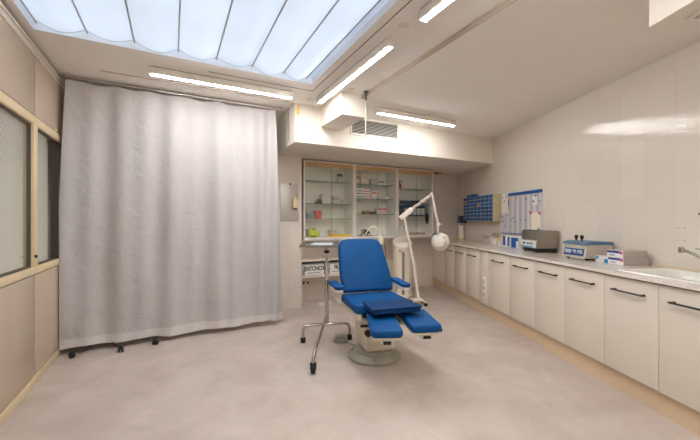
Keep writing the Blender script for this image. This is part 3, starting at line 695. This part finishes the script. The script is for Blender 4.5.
e = frame_right('blue_lid_centrifuge', 3.445, .17, .91); tag(e, 'beige bench centrifuge with a blue lid and two black latches', 'centrifuge')
MB().prism([(-.158, .018), (-.130, .150), (.135, .150), (.15, .018)], -.155, .155, .006, 2, mtx=mt).build('housing', mat('centrifuge_beige', (188, 180, 168), .4), e)
MB().prism([(-.145, .1505), (-.140, .168), (-.08, .182), (.135, .178), (.14, .1505)], -.16, .16, .004, 2, mtx=mt).build('lid', mat('lid_blue', (88, 122, 148), .4), e)
for x in (-.11, .11):
    for y in (-.12, .12): MB().cyl((x, y, 0), (x, y, .0185), .014, n=14).build('foot', RUBBER, e)
pan = MB().box(-.0015, .0015, -.13, .13, 0, .07).build('control_panel', C('panel_blue', (40, 78, 132), .4), e, False, loc=(-.157, 0, .040), rot=(0, R(11.8), 0))
for y0, y1 in ((.03, .12), (-.03, .01), (-.115, -.05)): MB().box(-.0026, -.0016, y0, y1, .02, .056).build('display', C('display_pale', (172, 182, 192)), pan, False)
for y in (-.005, -.075): MB().cyl((-.008, y, .028), (-.0027, y, .028), .008, n=14).build('button', C('button_dark', (50, 54, 66)), pan)
for y in (.075, -.0): 
    b = MB().cyl((-.06, y, .180), (-.06, y, .205), .009, n=14)
    b.box(-.075, -.045, y-.012, y+.012, .200, .238, .008, 3); b.build('latch', BLACK, e)

# ---------------------------------------------------------------- cartons on the worktop
def wt(name, t0, t1, d0, d1, z, h, col, label, cat, group=None, rz=0, band=None, band2=None):
    e = frame_right(name, (t0+t1)/2, (d0+d1)/2, z); e.rotation_euler[2] += R(rz); tag(e, label, cat, group)
    w, d = (t1-t0)/2, (d1-d0)/2
    MB().box(-d, d, -w, w, 0, h, .002).build('carton', C('wt_%d_%d_%d' % col, col, .45), e)
    if band:
        for (c, y0, y1, a, bb) in band: MB().box(-d-.001, -d-.0002, -w+2*w*y0, -w+2*w*y1, h*a, h*bb).build('printed_band', C('pr_%d_%d_%d' % c, c, .45), e, False)
    return e
GL = (206, 200, 196)
WH, MG, NV, CY = (232, 228, 226), (196, 40, 120), (58, 60, 140), (40, 130, 180)
wt('glove_box', 2.92, 3.08, .04, .28, .91, .062, (180, 172, 164), 'lower of two stacked glove boxes beside the sink', 'glove box', 'stacked glove boxes', 0, [(WH, .02, .98, .04, .96)])
wt('glove_box', 2.935, 3.095, .045, .28, .9725, .062, (184, 176, 168), 'upper of two stacked glove boxes beside the sink', 'glove box', 'stacked glove boxes', 3, [(WH, .02, .98, .04, .96)])
for o in [o for o in bpy.data.objects if o.name.startswith('glove_box')]:
    MB().box(-.1225, -.1212, -.05, .075, .040, .058).build('printed_stripe', C('pr_navy', NV, .45), o, False)
    MB().box(-.1225, -.1212, -.073, -.052, .034, .054).build('logo', C('pr_magenta', MG, .45), o, False)
    MB().box(-.1225, -.1212, .0, .05, .016, .024).build('small_print', C('pr_violet', (120, 110, 180), .45), o, False)
wt('tissue_carton', 3.10, 3.23, .17, .27, .91, .058, (214, 212, 210), 'small white carton with blue corners left of the glove boxes', 'carton', None, 4, [(CY, .0, .28, .0, .6), (CY, .75, .95, .5, .95)])
BL = (20, 84, 168)
wt('blue_carton', 4.74, 4.915, .03, .11, .91, .150, WH, 'widest blue and white carton left of the steel centrifuge', 'carton', 'blue and white cartons', 0, [(BL, .32, 1.0, 0, .92), (BL, .0, .32, .62, .92)])
wt('blue_carton', 4.955, 5.03, .03, .11, .91, .155, WH, 'narrow blue and white carton in the middle of the three', 'carton', 'blue and white cartons', 0, [(BL, .1, .75, .05, .92)])
wt('blue_carton', 5.06, 5.16, .03, .11, .91, .155, WH, 'leftmost blue and white carton on the worktop', 'carton', 'blue and white cartons', 0, [(BL, .1, .8, .10, .98)])
wt('cream_note_box', 5.17, 5.25, .05, .12, .975, .07, (232, 206, 150), 'small cream box raised on a white one beside the blue cartons', 'carton')
wt('white_carton', 5.17, 5.26, .05, .15, .91, .064, (220, 214, 208), 'low white carton carrying the small cream box', 'carton')
wt('white_carton', 5.28, 5.37, .08, .16, .91, .10, (228, 224, 220), 'upright white carton right of the open flapped box', 'carton')
e = wt('open_box', 5.40, 5.62, .04, .17, .91, .12, (208, 196, 184), 'open pale cardboard box with raised flap on the worktop', 'open box')
MB().box(-.002, .002, -.09, .09, 0, .07).build('flap', C('flap_brown', (168, 148, 130)), e, False, loc=(.05, 0, .12), rot=(0, R(25), 0))
MB().box(-.002, .002, -.1, .1, 0, .055).build('flap', C('flap_tan', (176, 158, 140)), e, False, loc=(-.064, 0, .121), rot=(0, R(-70), 0))
# far corner
e = frame_right('paper_roll', 6.70, .09, .91); tag(e, 'tall white paper roll standing in the far corner of the worktop', 'paper roll')
MB().cyl((0, 0, 0), (0, 0, .29), .05, n=28, bev=.003).build('roll', WHITEP, e); MB().cyl((0, 0, .2902), (0, 0, .31), .018, n=18).build('core', C('core_brown', (130, 104, 80)), e)
e = frame_right('wall_dispenser', 6.70, 0, 1.24); tag(e, 'dark blue black dispenser on the wall over the paper roll', 'dispenser')
MB().box(-.13, 0, -.07, .07, 0, .14, .012, 3).build('casing', C('disp_navy', (34, 48, 66), .4), e); MB().box(-.15, -.1302, -.05, .05, .01, .05, .004).build('lip', C('disp_blue', (56, 92, 140)), e)
wt('cream_carton', 6.42, 6.52, .16, .24, .91, .05, (214, 190, 140), 'tiny cream carton in front of the paper roll', 'carton')

# blue drawer organiser on the wall
e = frame_right('wall_organiser', 5.93, 0, 1.285); tag(e, 'wall mounted beige organiser filled with rows of blue bins', 'organiser')
W_, H_, D_ = 1.10, .425, .14
mb_ = mat('organiser_beige', (192, 176, 140), .5)
MB().box(-.012, -.001, -W_/2, W_/2, 0, H_).box(-D_, -.012, -W_/2, -W_/2+.008, 0, H_).box(-D_, -.012, W_/2-.008, W_/2, 0, H_).box(-D_, -.012, -W_/2, W_/2, 0, .006).box(-D_, -.012, -W_/2, W_/2, H_-.006, H_).build('casing', mb_, e, False)
b = MB()
for i in range(1, 8): b.box(-D_, -.012, -W_/2+i*W_/8-.004, -W_/2+i*W_/8+.004, .006, H_-.006)
for j in range(1, 7): b.box(-D_, -.012, -W_/2+.008, W_/2-.008, j*H_/7-.004, j*H_/7+.004)
b.build('dividers', mb_, e, False)
b = MB()
for j in range(7): b.box(-D_-.001, -.01, -W_/2-.004, -W_/2-.0005, j*H_/7+.006, (j+1)*H_/7-.004, .0015)
b.build('side_ribs', mb_, e)
for i in range(8):
    for j in range(7):
        if (i*5+j*3) % 23 == 4: continue
        y0 = -W_/2+i*W_/8+.0045; y1 = y0+W_/8-.009; z0 = j*H_/7+.004
        c = random.choice([(0, 92, 160), (2, 84, 150), (10, 98, 166), (4, 74, 132)])
        MB().box(-D_-.002, -.015, y0, y1, z0+.001, z0+.052, .002).build('blue_bin', C('bin_%d_%d_%d' % c, c, .4), e)
o = frame_right('blue_box', 6.25, .07, 1.7105); tag(o, 'blue box lying on top of the wall organiser', 'box')
MB().box(-.05, .05, -.13, .13, 0, .05, .004).build('carton', C('box_blue', (24, 74, 130)), o); MB().box(-.051, -.0502, -.08, .08, .012, .036).build('printed_band', C('pr_mid', (60, 110, 160)), o, False)

# planner and sheets
e = frame_right('wall_planner', 4.775, 0, 1.40); tag(e, 'large wall planner with a blue header and grey month columns', 'planner')
PW, PZ0, PZ1 = .80, -.31, .30
MB().box(-.008, -.001, -PW/2, PW/2, PZ0, PZ1).build('board', C('planner_grey', (206, 202, 204), .35), e, False)
b = MB()
for i in range(6): b.box(-.0092, -.0082, PW/2-.03-i*.128-.062, PW/2-.03-i*.128, PZ0+.02, PZ1-.05)
b.build('month_columns', C('planner_column', (178, 174, 184), .35), e, False)
MB().box(-.0094, -.0082, -PW/2, PW/2, PZ1-.045, PZ1).build('header', C('planner_blue', (30, 84, 150), .35), e, False)
MB().box(-.0094, -.0082, -PW/2, PW/2, PZ0, PZ0+.015).build('footer', C('planner_blue', (30, 84, 150), .35), e, False)
MB().box(-.0094, -.0082, PW/2-.035, PW/2-.003, .05, PZ1-.052).build('legend_strip', C('legend', (214, 170, 60), .4), e, False)
MB().box(-.0100, -.0095, PW/2-.035, PW/2-.003, .12, .20).build('legend_blue', C('legend_blue', (50, 110, 160), .4), e, False)
MB().box(-.011, -.0096, -.36, -.17, -.25, .0).build('note_sheet', C('note_cream', (232, 222, 204), .6), e, False)
MB().box(-.0105, -.0096, -.30, -.19, .10, .22).build('loose_slip', C('slip_white', (222, 220, 224), .6), e, False)
for y, z, c, r in ((-.165, -.005, (206, 24, 34), .017), (-.35, -.012, (206, 24, 34), .017), (-.175, -.24, (20, 110, 66), .016), (-.33, -.22, (10, 100, 60), .016), (-.27, .225, (20, 90, 60), .012), (-.06, .19, (20, 100, 80), .012), (.16, .215, (30, 70, 60), .009), (.06, -.09, (20, 70, 60), .008), (-.03, -.1, (180, 90, 100), .009), (-.36, .15, (190, 90, 100), .010), (-.22, .15, (70, 80, 100), .014), (.26, -.07, (40, 120, 90), .010), (.30, -.10, (60, 130, 80), .009), (.21, -.12, (90, 130, 110), .008), (-.14, .02, (190, 120, 130), .008)):
    MB().cyl((-.018, y, z), (-.0111, y, z), r, n=16).build('magnet', C('mag_%d_%d_%d' % c, c, .35), e)
e = frame_right('notice_sheet', 5.28, 0, 1.40); tag(e, 'narrow white sheet with stickers between organiser and planner', 'notice')
MB().box(-.005, -.001, -.085, .085, .0, .30).build('sheet', C('sheet_white', (226, 222, 218), .6), e, False)
MB().box(-.005, -.001, -.085, .085, -.31, -.005).build('lower_sheet', C('sheet_grey', (196, 192, 204), .6), e, False)
MB().box(-.006, -.0051, -.085, .085, -.31, -.297).build('footer', C('planner_blue', (30, 84, 150), .35), e, False)
for y, z, c in ((.0, .19, (30, 30, 50)), (.06, -.05, (30, 70, 150)), (-.07, -.02, (40, 90, 150)), (-.01, -.19, (20, 80, 90)), (.05, .25, (40, 40, 40)), (.03, -.12, (130, 60, 90)), (-.05, .26, (60, 60, 70)), (-.04, -.08, (160, 140, 180)), (.055, .17, (150, 150, 150))):
    MB().box(-.0068, -.0061, y-.012, y+.012, z-.013, z+.013).build('sticker', C('st_%d_%d_%d' % c, c, .5), e, False)
# vertical socket strip on the filler panel
e = frame_right('socket_strip', seams[7]+.085, DF+.0005, .36); tag(e, 'white vertical three outlet socket strip on the filler panel', 'socket strip')
MB().box(-.02, 0, -.035, .035, -.125, .165, .005).build('casing', WHITEP, e)
for z in (-.07, .02, .11): MB().cyl((-.022, 0, z), (-.0202, 0, z), .022, n=18).build('outlet', C('outlet_grey', (176, 168, 158)), e)

# ---------------------------------------------------------------- treatment chair
ch = empty('treatment_chair', (1.718, 2.79, 0), R(-10.6)); tag(ch, 'blue upholstered reclining treatment chair with split leg pads on a round base', 'treatment chair')
MB().lathe([(.25, 0), (.257, .004), (.257, .022), (.25, .03), (.215, .048), (.20, .062)], 64).build('base_plate', mat('base_grey_green', (158, 154, 140), .35), ch)
MB().lathe([(.19, .0625), (.185, .085), (.16, .095)], 48).build('base_collar', mat('base_grey_green', (158, 154, 140), .35), ch)
MB().box(-.125, .15, -.15, .13, .0955, .40, .012, 3).build('column_housing', BEIGEP, ch)
MB().box(-.145, .17, -.16, .14, .24, .33, .01, 2).build('column_sleeve', BEIGEP, ch)
MB().box(-.07, -.02, -.1615, -.1602, .265, .30).build('rating_plate', BLACK, ch, False)
fr = MB(); fr.box(-.22, .22, -.24, .22, .405, .435, .006); fr.box(-.25, -.21, -.26, .24, .42, .478, .006); fr.box(.21, .25, -.26, .24, .42, .478, .006)
fr.build('seat_frame', BEIGEP, ch)
def padmesh(pts, z0, z1, bev=.02):
    return MB().prism(pts, z0, z1, bev, 5)
def rpoly(pts, r, n=6):
    out = []; N = len(pts)
    for i in range(N):
        p, a, c = Vector(pts[i]), Vector(pts[i-1]), Vector(pts[(i+1) % N]); ri = r[i] if isinstance(r, list) else r
        u, v = (a-p).normalized(), (c-p).normalized(); p0, p1 = p+u*ri, p+v*ri
        for k in range(n+1):
            t = k/n; q = p0*(1-t)**2+p*2*t*(1-t)+p1*t*t; out.append((q.x, q.y))
    return out
padmesh(rpoly([(-.27, -.27), (.29, -.27), (.285, .24), (-.265, .24)], [.05, .05, .03, .03]), .479, .56, .024).build('seat_cushion', BLUE, ch)
padmesh(rpoly([(-.20, -.50), (.25, -.50), (.23, -.20), (-.19, -.20)], .02), .5605, .578, .006).build('seat_extension', NAVY, ch)
o = padmesh(rpoly([(-.19, -.495), (.24, -.495), (.22, -.275), (-.19, -.275)], .02), .528, .56, .008).build('extension_base', NAVY, ch)
# backrest: outline in (x, along), tilted
bk = MB().prism(rpoly([(-.25, 0), (.285, 0), (.285, .20), (.235, .58), (-.235, .58), (-.262, .20)], [.03, .03, .06, .11, .11, .06]), 0, .075, .026, 5)
bo = bk.build('backrest', BLUE, ch, loc=(0, .235, .555), rot=(R(63), 0, 0))
fr = MB().box(-.19, .19, .02, .48, -.03, -.001, .008); fr.build('backrest_frame', BEIGEP, ch, loc=(0, .235, .555), rot=(R(63), 0, 0))
# leg pads (part), each with a frame and tube end
def legpad(bx, by, fx, fy, w, side):
    a = math.atan2(fx-bx, -(fy-by)); L = math.hypot(fx-bx, fy-by)
    z0, z1 = .405, .385
    rot = (R(2.5), 0, a)
    pad = MB().prism(rpoly([(-w/2, -L), (w/2, -L), (w/2, 0), (-w/2, 0)], [.045, .045, .03, .03]), 0, .062, .022, 5).build('leg_cushion', BLUE, ch, loc=(bx, by, .440), rot=rot)
    f = MB().box(-w/2+.01, w/2-.005, -L+.01, -.02, -.018, -.001, .004).build('leg_frame', BEIGEP, pad)
    f2 = MB().box(-.045, .045, -L+.015, -.10, -.052, -.0185, .006).build('support_tube', BEIGEP, pad)
    MB().box(-.03, .03, -L+.008, -L+.0145, -.048, -.024).build('tube_end', RUBBER, pad)
    return pad
legpad(-.055, -.29, -.175, -.735, .245, -1)
legpad(.245, -.29, .17, -.715, .25, 1)
MB().box(-.10, .29, -.34, -.22, .395-.02, .404, .006).build('leg_crossbar', BEIGEP, ch)
MB().cyl((-.245, -.33, .40), (-.12, -.31, .39), .012, n=14).build('adjuster_rod', BLACK, ch)
MB().cyl((-.175, -.33, .325), (-.175, -.29, .325), .028, n=20, bev=.006).build('adjuster_knob', RUBBER, ch)
MB().cyl((.33, -.60, .40), (.36, -.60, .40), .024, n=20, bev=.005).cyl((.28, -.60, .40), (.33, -.60, .40), .007, n=10).build('adjuster_knob', RUBBER, ch)
for s in (-1, 1):
    ar = MB().prism(rpoly([(-.045, .01 if s < 0 else -.04), (.045, .01 if s < 0 else -.04), (.045, .29), (-.045, .29)], [.04, .04, .02, .02]), 0, .035, .012, 4).build('armrest', BLUE, ch, loc=(s*.335, 0, .640), rot=(R(3), 0, 0))
    MB().prism(rpoly([(-.038, .02 if s < 0 else -.03), (.038, .02 if s < 0 else -.03), (.038, .28), (-.038, .28)], .02), -.03, -.001, .008, 3).build('armrest_shell', WHITEP, ar)
    b = MB().tube(curve_pts([(s*.335, .20, .62), (s*.335, .22, .56), (s*.30, .23, .50), (s*.235, .20, .45)], 6), .014, 12)
    b.build('armrest_bracket', WHITEP, ch)
# foot control and its cable
e = empty('foot_control', (1.60, 3.27, 0), R(-25)); tag(e, 'grey foot control box on the floor left of the chair base', 'foot control')
MB().box(-.07, .07, -.05, .05, 0, .055, .008).build('casing', GREYP, e)
MB().box(-.06, -.01, -.04, .04, .0555, .085, .008).build('pedal', mat('pedal_pale', (170, 166, 156), .5), e); MB().box(.01, .06, -.04, .04, .0555, .085, .008).build('pedal', mat('pedal_pale', (170, 166, 156), .5), e)
tag(MB().tube(curve_pts([(1.63, 3.21, .02), (1.65, 3.15, .007), (1.68, 3.06, .006)], 6), .005, 8).build('control_cable', GREYP), 'short grey cable from the foot control to the chair base', 'cable')
tag(MB().tube(curve_pts([(2.165, 4.78, .012), (2.35, 4.72, .007), (2.30, 4.25, .007), (2.05, 3.9, .007), (1.9, 3.5, .007), (1.82, 3.06, .01)], 10), .005, 8).build('power_cable', mat('cable_white', (214, 204, 192), .5)), 'white power cable running over the floor to the chair base', 'cable')
e = empty('power_adapter', (2.06, 4.78, 0)); tag(e, 'white extension block on the floor under the low shelf', 'extension block')
MB().box(-.10, .10, -.03, .03, 0, .045, .006).build('casing', WHITEP, e)
for x in (-.04, 0, .04): MB().cyl((x, 0, .0452), (x, 0, .047), .013, n=14).build('outlet', GREYP, e)
tag(MB().tube(curve_pts([(1.955, 4.79, .02), (1.9, 4.88, .006), (1.80, 5.10, .006), (1.92, 5.205, .02), (1.94, 5.212, .22)], 10), .0045, 8).build('extension_cable', mat('cable_white', (214, 204, 192), .5)), 'white cable from the extension block up to the wall socket', 'cable')

# ---------------------------------------------------------------- steel tray trolley
def cw(lat, z): return (z*.4633+lat*.8862, z*.8862-lat*.4633)     # surveyed offsets along/across the sight axis to room axes
px, py = cw(-.25, 3.655)
tr = empty('instrument_trolley', (px, py, 0), R(-27.6)); tag(tr, 'chrome instrument trolley with a flat steel tray and three casters', 'trolley')
# local x right, y away along the sight axis
tx0, tx1, ty0, ty1 = -.25, .12, -.30, .29
zt = 1.03
MB().box(tx0, tx1, ty0, ty1, zt, zt+.004).box(tx0, tx1, ty0, ty0+.006, zt, zt+.022).box(tx0, tx1, ty1-.006, ty1, zt, zt+.022).box(tx0, tx0+.006, ty0, ty1, zt, zt+.022).box(tx1-.006, tx1, ty0, ty1, zt, zt+.022).build('tray', CHROME, tr, False)
MB().box(tx0+.05, tx1-.05, -.10, .10, zt-.02, zt-.0005, .002).build('tray_bracket', SATIN, tr)
MB().cyl((0, 0, .20), (0, 0, .66), .022, n=20).build('lower_pole', CHROME, tr)
MB().cyl((0, 0, .66), (0, 0, zt-.0205), .018, n=20).build('upper_pole', mat('pole_grey', (214, 208, 200), .35, .25), tr)
MB().cyl((0, 0, .945), (0, 0, .975), .023, n=18).cyl((-.028, 0, .96), (.028, 0, .96), .010, n=14).build('clamp', RUBBER, tr)
yl = 0
feetL, feetR, feetF = (-.247, -.05), (.245, .05), (-.062, -.77)
legs = MB().tube(curve_pts([(feetL[0], feetL[1], .05), (feetL[0], feetL[1], .12), (feetL[0]+.02, feetL[1]+.003, .165), (feetL[0]+.07, feetL[1]+.012, .18), (-.05, -.01, .18), (0, 0, .18), (.05, .01, .18), (feetR[0]-.07, feetR[1]-.012, .18), (feetR[0]-.02, feetR[1]-.003, .165), (feetR[0], feetR[1], .12), (feetR[0], feetR[1], .05)], 6), .0155, 14)
legs.build('cross_leg', CHROME, tr)
MB().tube(curve_pts([(feetF[0], feetF[1], .085), (feetF[0]+.002, feetF[1]+.02, .14), (-.045, -.60, .19), (-.03, -.40, .215), (-.01, -.12, .27), (0, -.012, .32), (0, 0, .36)], 6), .0155, 14).build('front_leg', CHROME, tr)
for (x, y), n in ((feetL, 0), (feetR, 1)):
    MB().cyl((x, y, 0), (x, y, .055), .027, n=20, bev=.005).build('rubber_foot', RUBBER, tr)
x, y = feetF
MB().cyl((x-.019, y, .040), (x+.019, y, .040), .040, n=28, bev=.008).build('wheel', RUBBER, tr)
MB().box(x-.026, x-.020, y-.012, y+.012, .03, .088).box(x+.020, x+.026, y-.012, y+.012, .03, .088).box(x-.026, x+.026, y-.012, y+.012, .082, .090).build('caster_fork', RUBBER, tr)

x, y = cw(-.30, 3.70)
e = empty('tray_reflection', (x, y, zt+.0045), R(-27.6)); tag(e, 'pale blue grey sheet painted as the sky reflection in the steel trolley tray', 'painted reflection')
MB().box(-.12, .11, -.2, .2, 0, .006, .002).build('sheet', C('reflection_grey', (176, 184, 194), .4), e)  # pale sheet stands in for the skylight reflected in the tray

# ---------------------------------------------------------------- slanted bin, magnifier lamp, gooseneck lamp
x, y = cw(.845, 5.50)
e = empty('cylindrical_bin', (x, y, 0), R(-27.6)); tag(e, 'tall white cylindrical bin with a slanted round top behind the chair', 'bin')
r_ = .148
def slant(u, v):
    a = u*2*math.pi; yy = r_*math.sin(a); top = .925+yy*.5
    return (r_*math.cos(a), yy, .10+(top-.10)*v)
IV = mat('ivory_plastic', (226, 214, 196), .4)
MB().grid(slant, 48, 6).build('bin_body', IV, e)
MB().lathe([(.148, -.012), (.152, -.008), (.152, .008), (.145, .014), (.05, .018)], 48, Matrix.Translation((0, 0, .934)) @ Matrix.Rotation(R(26.6), 4, 'X') @ Matrix.Diagonal((1, 1.12, 1, 1))).build('lid', WHITEP, e)
MB().lathe([(.12, .045), (.155, .055), (.162, .085), (.155, .115), (.14, .125)], 40).build('foot_ring', IV, e)
MB().box(-.028, .012, -r_-.014, -r_+.006, .13, .80, .003).build('steel_strip', C('strip_grey', (128, 124, 120), .4), e)['label'] = 'grey metal strip'
MB().box(-.075, -.03, -r_-.02, -r_+.03, .81, .83, .004).build('lid_clip', CHROME, e)
for a in (30, 120, 210, 300): caster(e, .125*math.cos(R(a)), .125*math.sin(R(a)), .020, 'caster', R(a))

x, y = cw(1.045, 5.22)
lp = empty('magnifier_lamp', (x, y, 0), R(-27.6)); tag(lp, 'white rolling magnifier lamp with folded arm and round head', 'magnifier lamp')
WL = mat('lamp_white', (226, 216, 202), .35)
for i in range(4):
    a = R(45+90*i); c, s = math.cos(a), math.sin(a)
    MB().tube([(0, 0, .085), (.06*c, .06*s, .08), (.14*c, .14*s, .055)], [.02, .018, .012], 12).build('base_spoke', WL, lp); caster(lp, .14*c, .14*s, .022, 'caster', a)
MB().cyl((0, 0, .05), (0, 0, .13), .04, .03, n=24).build('hub', WL, lp)
ox = 1.045
def q(lat, z, dy=0): return (lat-ox, dy, z)
MB().tube([(0, 0, .12), q(.985, .60), q(.90, 1.0), q(.845, 1.28), q(.83, 1.34)], [.026, .025, .024, .022, .022], 16).build('post', WL, lp)
MB().box(-.13, .11, -.035, .035, -.042, .042, .018, 3, mtx=Matrix.Translation(q(.87, 1.40)) @ Matrix.Rotation(R(-40), 4, 'Y')).build('spring_box', WL, lp)
MB().tube([q(.94, 1.475), q(1.245, 1.70)], .010, 12).tube([q(.955, 1.455), q(1.25, 1.68)], .006, 10).build('lower_arm', WL, lp)
MB().cyl(q(1.25, 1.70, -.022), q(1.25, 1.70, .022), .024, n=20, bev=.004).build('elbow_joint', WL, lp)
MB().tube([q(1.25, 1.70), q(1.345, 1.24)], .011, 12).tube([q(1.27, 1.69), q(1.365, 1.24)], .006, 10).build('upper_arm', WL, lp)
MB().cyl(q(1.35, 1.23, -.02), q(1.35, 1.23, .02), .022, n=18).cyl(q(1.35, 1.22), q(1.355, 1.08), .013, n=14).box(-.02, .05, -.012, .012, -.01, .01, .004, mtx=Matrix.Translation(q(1.36, 1.235))).build('wrist_joint', WL, lp)
hd_m = Matrix.Translation(q(1.385, .965)) @ Matrix.Rotation(R(-32), 4, 'Z') @ Matrix.Rotation(R(-100), 4, 'X')
MB().lathe([(.04, -.055), (.10, -.045), (.135, -.015), (.142, .0), (.142, .02), (.13, .035), (.10, .045), (.03, .052)], 48, hd_m).build('lamp_head', WL, lp)
MB().lathe([(.03, -.105), (.085, -.10), (.098, -.09), (.104, -.056)], 24, hd_m).build('head_cap', WHITEP, lp)
MB().tube(curve_pts([q(1.26, 1.07, -.02), q(1.30, 1.09, -.02), q(1.35, 1.075, -.02)], 5), .010, 10).build('handle', C('handle_blue', (40, 70, 120)), lp)

x, y = cw(.405, 4.42)
e = empty('gooseneck_lamp', (x, y, 0), R(-27.6)); tag(e, 'thin white gooseneck lamp arching above the chair backrest', 'lamp')
MB().cyl((0, 0, 0), (0, 0, .03), .12, n=36, bev=.008).build('base', WL, e)
MB().cyl((0, 0, .03), (0, 0, .98), .011, n=16).build('pole', mat('lamp_pole_dark', (96, 90, 86), .4, .5), e)
MB().cyl((0, 0, .98), (0, 0, 1.07), .036, n=24, bev=.006).build('socket_housing', WL, e)
MB().tube(curve_pts([(0, 0, 1.07), (-.01, 0, 1.13), (-.05, 0, 1.19), (-.10, 0, 1.215), (-.15, 0, 1.19), (-.20, 0, 1.12), (-.25, 0, 1.04)], 8), .0075, 12).build('gooseneck', WL, e)
MB().cyl((-.25, 0, 1.045), (-.275, 0, .99), .014, .028, n=20).build('lamp_shade', WL, e)
tag(MB().tube(curve_pts([(x+.03, y-.02, .99), (x+.05, y-.03, .86), (x+.04, y-.03, .6), (x+.06, y-.02, .3), (x+.05, y+.02, .035), (x+.16, y+.1, .006)], 8), .004, 8).build('lamp_cable', RUBBER), 'black cable hanging from the gooseneck lamp behind the backrest', 'cable')

# ---------------------------------------------------------------- light and camera
wd = bpy.data.worlds.new('sky'); SC.world = wd; wd.use_nodes = True
bg = wd.node_tree.nodes['Background']; bg.inputs[0].default_value = (.84, .925, 1.0, 1); bg.inputs[1].default_value = 1.20

cam = bpy.data.cameras.new('camera'); co = bpy.data.objects.new('camera', cam); COL.objects.link(co)
cam.sensor_width = 36; cam.lens = 36*340/700; cam.clip_start = .05
co.location = (0, 0, 1.30); co.rotation_euler = (R(90), 0, R(-27.6))
SC.camera = co
SC.view_settings.view_transform = 'Standard'; SC.view_settings.look = 'None'; SC.view_settings.gamma = 1
SC.view_settings.use_curve_mapping = False; SC.view_settings.exposure = 1.15
SC.cycles.use_denoising = True; SC.cycles.max_bounces = 14; SC.cycles.diffuse_bounces = 12; SC.cycles.transparent_max_bounces = 16
SC.cycles.sample_clamp_indirect = 20
